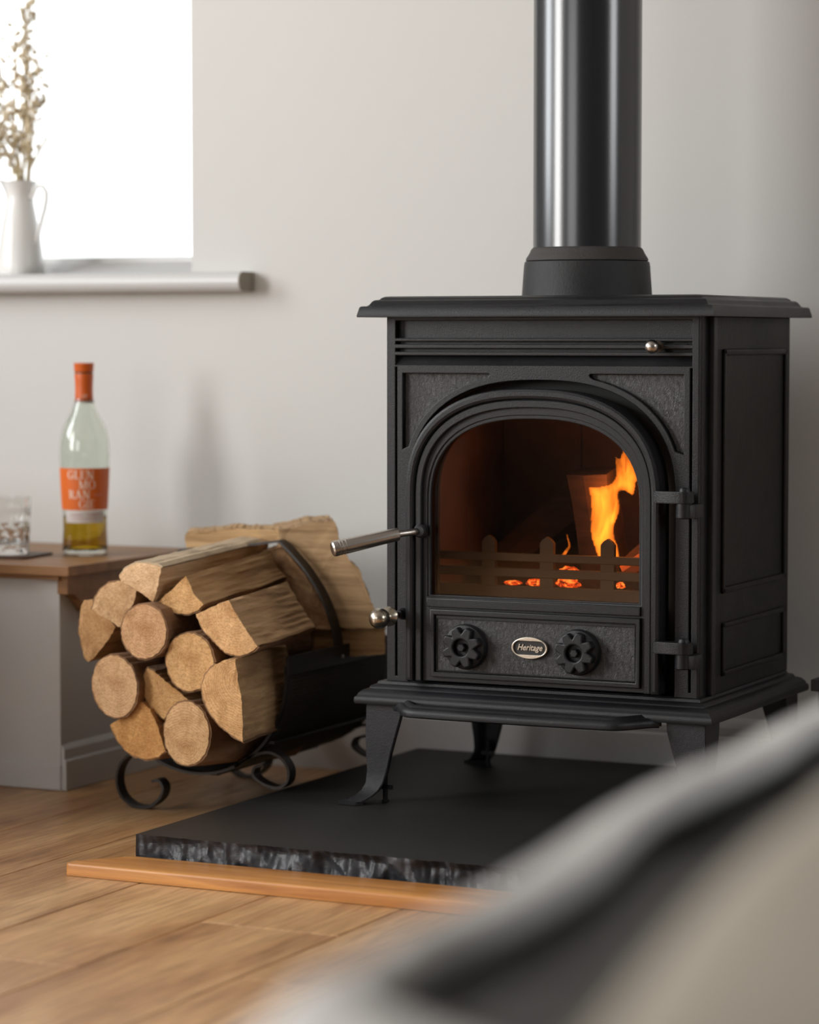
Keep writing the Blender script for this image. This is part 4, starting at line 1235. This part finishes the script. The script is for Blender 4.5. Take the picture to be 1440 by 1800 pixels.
LOGS = {
'L1':(-2.0698,3.44,0.3203,[ (-0.0558,0.0354),(-0.0483,0.0451),(-0.0363,0.0524),(-0.0204,0.0552),(-0.0046,0.0547),(0.0073,0.0531),(0.0141,0.0496),(0.0100,0.0277),(0.0050,0.0121),(0.0000,0.0005),(-0.0128,0.0080),(-0.0266,0.0160),(-0.0385,0.0224),(-0.0524,0.0279) ]),
'L2':(-2.1208,3.45,0.2933,[ (-0.0593,0.0112),(-0.0521,0.0289),(-0.0439,0.0413),(-0.0297,0.0504),(-0.0116,0.0546),(0.0004,0.0499),(0.0183,0.0420),(0.0142,0.0281),(0.0091,0.0176),(0.0000,0.0034),(-0.0081,-0.0116),(-0.0141,-0.0127),(-0.0261,-0.0046),(-0.0422,0.0016) ]),
'L3':(-2.1585,3.475,0.272,[ (-0.0579,0.0148),(-0.0547,0.0325),(-0.0495,0.0428),(-0.0352,0.0434),(-0.0302,0.0335),(-0.0160,0.0236),(0.0041,0.0054),(-0.0062,-0.0107),(-0.0195,-0.0263),(-0.0298,-0.0380),(-0.0431,-0.0485),(-0.0502,-0.0408),(-0.0552,-0.0235),(-0.0581,-0.0027) ]),
'L4':(-2.0708,3.42,0.2812,[ (0.0352,0.0022),(0.0343,-0.0099),(0.0298,-0.0212),(0.0223,-0.0306),(0.0123,-0.0372),(0.0009,-0.0404),(-0.0108,-0.0398),(-0.0217,-0.0354),(-0.0306,-0.0278),(-0.0368,-0.0176),(-0.0395,-0.0058),(-0.0386,0.0064),(-0.0340,0.0177),(-0.0263,0.0271),(-0.0163,0.0337),(-0.0049,0.0368),(0.0068,0.0361),(0.0176,0.0317),(0.0265,0.0240),(0.0325,0.0138) ]),
'L5':(-2.0195,3.45,0.3555,[ (-0.0534,-0.0413),(-0.0375,-0.0270),(-0.0157,-0.0091),(-0.0010,0.0034),(0.0048,-0.0083),(0.0126,-0.0233),(0.0281,-0.0362),(0.0193,-0.0451),(0.0036,-0.0509),(-0.0140,-0.0516),(-0.0297,-0.0497),(-0.0435,-0.0469) ]),
'L6':(-1.9305,3.43,0.3128,[ (-0.0617,-0.0060),(-0.0384,0.0051),(-0.0095,0.0164),(0.0057,-0.0065),(0.0228,-0.0292),(0.0372,-0.0469),(0.0227,-0.0576),(0.0035,-0.0619),(-0.0156,-0.0578),(-0.0348,-0.0419),(-0.0521,-0.0259) ]),
'L7':(-2.0026,3.43,0.24,[ (0.0382,0.0038),(0.0377,-0.0091),(0.0336,-0.0213),(0.0261,-0.0316),(0.0161,-0.0390),(0.0044,-0.0428),(-0.0079,-0.0425),(-0.0194,-0.0383),(-0.0290,-0.0304),(-0.0359,-0.0197),(-0.0393,-0.0072),(-0.0389,0.0058),(-0.0346,0.0180),(-0.0271,0.0283),(-0.0169,0.0357),(-0.0051,0.0393),(0.0070,0.0390),(0.0185,0.0346),(0.0280,0.0268),(0.0348,0.0161) ]),
'L8':(-2.1251,3.43,0.1986,[ (0.0337,0.0046),(0.0341,-0.0095),(0.0308,-0.0229),(0.0241,-0.0342),(0.0148,-0.0424),(0.0036,-0.0467),(-0.0083,-0.0465),(-0.0197,-0.0420),(-0.0295,-0.0336),(-0.0368,-0.0220),(-0.0409,-0.0085),(-0.0412,0.0057),(-0.0378,0.0192),(-0.0311,0.0305),(-0.0216,0.0387),(-0.0104,0.0428),(0.0014,0.0426),(0.0128,0.0380),(0.0225,0.0296),(0.0297,0.0181) ]),
'L9':(-2.0401,3.45,0.1967,[ (-0.0558,0.0021),(-0.0524,0.0143),(-0.0453,0.0264),(-0.0334,0.0222),(-0.0216,0.0142),(-0.0039,0.0015),(0.0235,-0.0166),(0.0058,-0.0245),(-0.0061,-0.0363),(-0.0180,-0.0456),(-0.0299,-0.0386),(-0.0417,-0.0298),(-0.0516,-0.0149) ]),
'L10':(-2.0876,3.44,0.1729,[ (-0.0552,-0.0343),(-0.0361,-0.0210),(-0.0180,-0.0079),(-0.0020,0.0025),(0.0119,-0.0079),(0.0236,-0.0295),(0.0323,-0.0512),(0.0372,-0.0664),(0.0272,-0.0756),(0.0074,-0.0803),(-0.0125,-0.0782),(-0.0304,-0.0690),(-0.0443,-0.0543) ]),
'L11':(-2.0043,3.42,0.1156,[ (0.0383,0.0258),(0.0372,0.0116),(0.0327,-0.0017),(0.0250,-0.0127),(0.0150,-0.0203),(0.0036,-0.0238),(-0.0081,-0.0229),(-0.0189,-0.0176),(-0.0277,-0.0084),(-0.0338,0.0038),(-0.0364,0.0178),(-0.0353,0.0321),(-0.0307,0.0454),(-0.0229,0.0564),(-0.0128,0.0639),(-0.0014,0.0674),(0.0103,0.0663),(0.0210,0.0609),(0.0297,0.0517),(0.0357,0.0396) ]),
'L12':(-1.9064,3.41,0.2156,[ (-0.0284,0.0313),(-0.0113,0.0328),(-0.0076,0.0029),(-0.0009,-0.0268),(0.0005,-0.0602),(-0.0004,-0.0830),(-0.0175,-0.0747),(-0.0365,-0.0624),(-0.0518,-0.0465),(-0.0632,-0.0270),(-0.0662,-0.0103),(-0.0592,0.0103),(-0.0438,0.0245) ]),
'B1':(-1.9819,3.72,0.3826,[ (-0.0345,0.0259),(-0.0080,0.0302),(0.0203,0.0382),(0.0604,0.0415),(0.0634,0.0377),(0.0704,0.0094),(0.0882,-0.0184),(0.1021,-0.0286),(0.1238,-0.0810),(0.1455,-0.1156),(0.0801,-0.1194),(0.0561,-0.1142),(0.0241,-0.0673),(-0.0051,-0.0253),(-0.0284,-0.0072) ]),
'B2':(-2.1162,3.74,0.386,[ (-0.0757,0.0049),(-0.0714,0.0124),(-0.0418,0.0142),(-0.0125,0.0179),(0.0126,0.0214),(0.0623,0.0201),(0.0890,0.0209),(0.0950,-0.0123),(0.0869,0.0010),(-0.0000,-0.0073),(-0.0716,-0.0170) ]),
'B3':(-1.9565,3.715,0.3305,[ (-0.0950,-0.0690),(-0.1100,0.0350),(-0.0560,0.0520),(-0.0400,0.0420),(-0.0251,0.0268),(-0.0080,0.0068),(0.0120,-0.0263),(0.0400,-0.0608),(0.0360,-0.0681),(0.0079,-0.0694) ]),
'B4':(-1.907,3.73,0.2056,[ (-0.0522,0.0531),(-0.0240,0.0544),(0.0001,0.0564),(0.0657,0.0603),(0.0656,0.0212),(-0.0200,0.0115),(-0.0889,0.0081),(-0.0806,0.0410) ]),
}
def log(key, label, length, dirv, bark, tint=(1, 1, 1), mat_end='end', mat_side='split', mat_bark='bark', flat=False):
    """prism through the outline; bark = list of (first, last) vertex index runs that are the round outside"""
    X, Y, Z, pts = LOGS[key]
    org = (X, Y, Z); n = len(pts); rr = random.Random(sum(map(ord, key))*7)
    # refine the outline with small raggedness
    P = []; own = []
    for i in range(n):
        a = Vector(pts[i]); b_ = Vector(pts[(i+1) % n]); L = (b_-a).length; k = max(1, int(L/.004))
        for j in range(k):
            p = a.lerp(b_, j/k)
            if j: p += Vector(((rr.random()-.5)*.0016, (rr.random()-.5)*.0016))
            P.append(p); own.append(i)
    m = len(P); NL = 14; V = []; F = []; FM = []
    dx, dz = dirv
    for s_ in range(NL+1):
        t = s_/NL; y = length*t
        for i, p in enumerate(P):
            sc = 1+.05*noise.noise(Vector((p.x*40, t*4+i*.0, p.y*40+Z*50)))*(1 if 0 < s_ else 0)
            jit = 0 if s_ == 0 else .0020*noise.noise(Vector((p.x*220, t*5, p.y*220)))
            yy = y
            if s_ == 0: yy = .0022*noise.noise(Vector((p.x*60, 5, p.y*60)))
            V.append((X+p.x*sc+dx*y+jit, Y+yy, Z+p.y*sc+dz*y+jit))
    for s_ in range(NL):
        for i in range(m):
            F.append((s_*m+i, s_*m+(i+1) % m, (s_+1)*m+(i+1) % m, (s_+1)*m+i)); FM.append(1)
    if flat: F.append(tuple(range(m-1, -1, -1))); FM.append(0)
    # front cap as a slightly domed fan grid: inner ring + centre
    cx_ = sum(p.x for p in P)/m; cz = sum(p.y for p in P)/m
    rings = [.75, .45]
    base0 = len(V)
    for q_ in ([] if flat else rings):
        for p in P:
            x = cx_+(p.x-cx_)*q_; z = cz+(p.y-cz)*q_
            V.append((X+x, Y + .0012*noise.noise(Vector((x*70, 2, z*70))) - .0004, Z+z))
    V.append((X+cx_, Y-.001*(not flat), Z+cz)); ci = len(V)-1
    if flat: V.pop()
    for i in ([] if flat else range(m)):
        j = (i+1) % m
        F.append((i, base0+i, base0+j, j)); FM.append(0)
        F.append((base0+i, base0+m+i, base0+m+j, base0+j)); FM.append(0)
        F.append((base0+m+i, ci, base0+m+j)); FM.append(0)
    F.append(tuple(NL*m+i for i in range(m))); FM.append(0)
    me = bpy.data.meshes.new('log')
    me.from_pydata([(v[0]-X, v[1]-Y, v[2]-Z) for v in V], [], F)
    me.materials.append(M[mat_end]); me.materials.append(M[mat_side]); me.polygons.foreach_set('material_index', FM)
    bm = bmesh.new(); bm.from_mesh(me); bmesh.ops.recalc_face_normals(bm, faces=bm.faces); bm.to_mesh(me); bm.free()
    o = bpy.data.objects.new('log', me); COL.objects.link(o); o.location = org; o['_w'] = list(org)
    o.color = (*tint, 1)
    tag(o, label, 'log', 'logs stacked in the basket')
    for (b0, b1) in bark:
        full = b1-b0 >= n
        idx = [i for i in range(m) if full or b0 <= own[i] < b1]
        if not full and idx: idx = idx + [(idx[-1]+1) % m]
        BV = []; BF = []
        for s_ in range(NL+1):
            t = s_/NL; y = .0015+(length-.003)*t
            for i in idx:
                p = P[i]; a = P[(i-1) % m]; c = P[(i+1) % m]
                d = (c-a).normalized(); nr = Vector((d.y, -d.x))
                if nr.dot(p-Vector((cx_, cz))) < 0: nr = -nr
                h = .0022+.0018*noise.noise(Vector((p.x*90, t*9, p.y*90)))
                h = max(.0008, h)
                for e_ in (-.0008, h):
                    BV.append((X+p.x+nr.x*e_+dx*y, Y+y, Z+p.y+nr.y*e_+dz*y))
        w_ = len(idx)
        for s_ in range(NL):
            for i in range(w_ if full else w_-1):
                j = (i+1) % w_
                a = (s_*w_+i)*2; b_ = (s_*w_+j)*2; c = ((s_+1)*w_+j)*2; d = ((s_+1)*w_+i)*2
                BF.append((a+1, b_+1, c+1, d+1)); BF.append((a, d, c, b_))
                if s_ == 0: BF.append((a, b_, b_+1, a+1))
                if s_ == NL-1: BF.append((d, d+1, c+1, c))
        add('bark', BV, BF, M[mat_bark], o)
    return o
log('L1', 'pale quarter log with visible rings and light bark, top left of the basket front', .31, (.02, .058), [(0, 6)], (1.22, 1.20, 1.18), mat_bark='bark_pale')
log('L2', 'fan shaped split log left below the pale quarter log', .30, (.0, .0), [(0, 4)], (1.0, .93, .85))
log('L3', 'leftmost split log with small knots, beside the cabinet', .28, (.0, .0), [(11, 14)], (.95, .82, .66))
log('L4', 'round log with rough fibrous end, directly below the fan shaped log', .30, (.0, .0), [(0, 99)], (1.0, .86, .78))
log('L5', 'triangular split log with striped side, top middle of the stack', .245, (.012, .083), [(6, 11)], (1.12, .98, .76))
log('L6', 'broad split log with grooved side facing right, under the triangular log', .175, (.0, .066), [(5, 11)], (1.14, 1.0, .82))
log('L7', 'round log in the middle of the stack with dark speckled heart', .30, (.0, .0), [(0, 99)], (1.06, .93, .72))
log('L8', 'pale pinkish round log at the left edge of the stack, second row from the bottom', .30, (.0, -.03), [(0, 99)], (1.12, 1.04, .98))
log('L9', 'half round log lying between the pale round log and the middle round log', .29, (.0, -.02), [(0, 3), (7, 13)], (1.0, .86, .64))
log('L10', 'orange brown quarter log at the bottom left of the stack', .29, (.01, -.07), [(7, 13)], (1.0, .78, .50))
log('L11', 'round greyish log at the very bottom of the stack', .30, (.0, -.09), [(0, 99)], (1.02, .92, .80))
log('L12', 'large half log at the lower right of the stack, flat side facing the stove', .20, (-.13, .0), [(5, 12)], (1.08, .93, .74))
log('B2', 'long pale barked log lying crosswise at the top back of the basket', .09, (-.5, .0), [], (1.25, 1.18, 1.05), 'split_x', 'split_x', flat=True)
log('B1', 'big split log with wavy cross grain standing at the back right of the basket', .12, (-.62, .0), [], (1.0, .95, .88), 'split_x', 'split_x', flat=True)
log('B3', 'reddish brown wedge of wood behind the basket handle', .035, (-.5, .0), [], (.82, .66, .52), 'split', 'split', flat=True)
log('B4', 'split log low at the back right of the basket above the side rail', .10, (-.62, .0), [], (.85, .72, .56), 'split_x', 'split_x', flat=True)

# ================================================================== STOOL AT THE RIGHT EDGE
def stool():
    T = thing('hearth_stool', 'small low stool with dark top and grey legs at the right edge behind the stove', 'stool', (-1.08, 3.86, 0))
    x0, x1, y0, y1 = -1.203, -.93, 3.80, 3.93
    MB().box(x0, x1, y0, y1, .1985, .2150, .001).build('seat', M['dark_wood'], T)
    G = plain('grey_paint', (.22, .215, .205), .6)
    for x, y, s_ in ((x0+.020, y0+.020, -1), (x1-.02, y0+.02, 1), (x0+.02, y1-.02, -1), (x1-.02, y1-.02, 1)):
        zb = ZS if x < -1.10 else .0005
        V = []
        for t in (0, 1):
            z = .1985 if t == 0 else zb+.0003; r = .0115 if t == 0 else .0090; dx = s_*.004*t
            V += [(x-r+dx, y-r, z), (x+r+dx, y-r, z), (x+r+dx, y+r, z), (x-r+dx, y+r, z)]
        add('leg', V, [(0,1,2,3), (7,6,5,4), (0,4,5,1), (1,5,6,2), (2,6,7,3), (3,7,4,0)], G, T)
stool()

# ================================================================== FOREGROUND: LEATHER FOOTSTOOL, THROW, CUSHION (out of focus)
def edge_x(y):     # left edge of the footstool
    pts = [(.45, -.50), (.85, -.512), (.90, -.505), (.97, -.503), (1.096, -.513), (1.284, -.538), (1.5, -.556), (1.66, -.566), (2.1, -.575)]
    for (a, b_), (c, d) in zip(pts, pts[1:]):
        if a <= y <= c: return b_+(d-b_)*(y-a)/(c-a)
    return -.50 if y < .45 else -.575
def footstool():
    T = thing('leather_footstool', 'large black leather footstool, blurred in the right foreground', 'footstool', (-.1, 1.2, 0))
    # cushion: grid top with crown, rolled edges
    y0, y1, xr = .56, 2.02, .42
    nu, nv = 46, 60; V = []; F = []
    def top(x, y, u, v):
        return .437 + .010*math.sin(v*7+u*3)*math.sin(u*9) - .028*math.exp(-((u-.28)/.16)**2)*math.sin(PI*v) + .006*noise.noise(Vector((x*9, y*9, 0)))
    for j in range(nv+1):
        v = j/nv; y = y0+(y1-y0)*v
        ex = edge_x(y)
        for i in range(nu+1):
            u = i/nu; x = ex+(xr-ex)*u
            z = top(x, y, u, v)
            e_ = min(u*(xr-ex), (1-u)*(xr-ex), v*(y1-y0), (1-v)*(y1-y0))
            if e_ < .04: z -= .04*(1-math.sqrt(max(0, 1-((.04-e_)/.04)**2)))
            V.append((x, y, z))
    b0 = len(V)
    for j in range(nv+1):
        v = j/nv; y = y0+(y1-y0)*v; ex = edge_x(y)
        for i in range(nu+1): V.append((ex+(xr-ex)*i/nu, y, .30))
    W = nu+1
    for j in range(nv):
        for i in range(nu):
            a = j*W+i; F.append((a, a+1, a+W+1, a+W)); F.append((b0+a, b0+a+W, b0+a+W+1, b0+a+1))
    for j in range(nv):
        for i in (0, nu):
            a = j*W+i; F.append((a, a+W, b0+a+W, b0+a))
    for i in range(nu):
        for j in (0, nv):
            a = j*W+i; F.append((a, a+1, b0+a+1, b0+a))
    o = add('seat_cushion', V, F, M['leather'], T, True)
    pts = [(edge_x(y0+.02)+.02, y0+.02), (xr-.02, y0+.02), (xr-.02, y1-.02), (edge_x(y1)+.02, y1-.02), (edge_x(1.42)+.02, 1.42), (edge_x(1.1)+.02, 1.1)]
    MB().prism(pts, 'xy', .085, .299).build('base', M['leather'], T)
    for x, y in ((-.42, .62), (.36, .62), (.36, 1.95), (-.52, 1.95)):
        MB().lathe([(.018, .0005), (.022, .085)], (x, y, 0), 20).build('foot', M['dark_wood'], T)
footstool()
def throw():
    """pale throw folded along the left edge of the footstool, wider towards the near end"""
    V = []; F = []; n = 70; m = 24
    for s_ in (0, 1):
        for j in range(n+1):
            y = .575 + 1.43*j/n
            t_ = max(0, min(1, (.93-y)/.16)); wd = .030 + .20*t_*t_*(3-2*t_) + .006*math.sin(y*17)
            ex = edge_x(y)
            for i in range(m+1):
                u = i/m
                # path: hangs 7 cm down the side, over the rim, then lies on top for wd
                if u < .5:
                    t = u/.5; x = ex-.013; z = .345 + .075*t
                    if t > .7: x += .006*(t-.7)/.3; 
                else:
                    t = (u-.5)/.5; x = ex-.006+(wd+.012)*t; z = .420 + .030*math.sin(min(1, t*1.6)*PI/2)
                nx, nz = (-.006, 0) if u < .5 else (0, .008)
                k = (1-2*s_)
                wv = .003*noise.noise(Vector((y*20, u*4, 1)))
                V.append((x+nx*k+wv, y, z+nz*k+wv))
    W = m+1; B = (n+1)*W
    for j in range(n):
        for i in range(m):
            a = j*W+i; F.append((a, a+1, a+W+1, a+W)); F.append((B+a, B+a+W, B+a+W+1, B+a+1))
        for i in (0, m): a = j*W+i; F.append((a, a+W, B+a+W, B+a))
    for i in range(m):
        for j in (0, n): a = j*W+i; F.append((a, a+1, B+a+1, B+a))
    o = add('wool_throw', V, F, M['throw'], None, True)
    tag(o, 'pale grey throw along the left edge of the black footstool, blurred foreground', 'throw')
throw()
def cushion():
    c = Vector((-.028, .86, .500)); V = []; F = []; n = 28
    hx, hy, hz = .29, .36, .040
    R = Matrix.Rotation(math.radians(3), 3, 'Z') @ Matrix.Rotation(math.radians(7), 3, 'X')
    for s_ in (1, -1):
        for j in range(n+1):
            for i in range(n+1):
                u = -1+2*i/n; v = -1+2*j/n
                k = (max(0, 1-abs(u)**2.6)*max(0, 1-abs(v)**2.6))**.45
                pin = 1-.06*(u*u*v*v)
                p = Vector((u*hx*pin, v*hy*pin, s_*hz*k + .006*noise.noise(Vector((u*2, v*2, s_)))))
                V.append(c + R @ p)
    W = n+1; B = W*W
    for j in range(n):
        for i in range(n):
            a = j*W+i; F.append((a, a+1, a+W+1, a+W)); F.append((B+a, B+a+W, B+a+W+1, B+a+1))
    me_f = F
    o = add('scatter_cushion', V, me_f, M['linen'], None, True)
    tag(o, 'beige linen cushion lying on the black footstool, blurred at the right edge', 'cushion')
cushion()
def armchair():
    """grey armchair in front of the cabinet, just left of the picture; it shades the cabinet and the corner"""
    T = thing('armchair', 'grey upholstered armchair standing in front of the cabinet, left of the picture', 'armchair', (-2.9, 3.2, 0))
    G = plain('grey_upholstery', (.16, .16, .155), .95, bs=.3, bscale=250)
    x0, x1, y0, y1 = -3.22, -2.515, 2.92, 3.50
    MB().box(x0+.10, x1-.10, y0, y1-.13, .14, .30, .02).build('base', G, T)
    MB().box(x0+.105, x1-.105, y0-.01, y1-.135, .302, .43, .035).build('seat_cushion', G, T)
    MB().box(x0, x0+.10, y0, y1, .14, .46, .03).build('arm', G, T)
    MB().box(x1-.10, x1, y0, y1, .14, .46, .03).build('arm', G, T)
    MB().box(x0+.101, x1-.101, y1-.13, y1, .14, .50, .035).build('backrest', G, T)
    for x in (x0+.05, x1-.05):
        for y in (y0+.06, y1-.06):
            MB().lathe([(.014, .0005), (.020, .139)], (x, y, 0), 16).build('leg', M['dark_wood'], T)
armchair()
for o in bpy.data.objects:
    if '_w' in o: del o['_w']
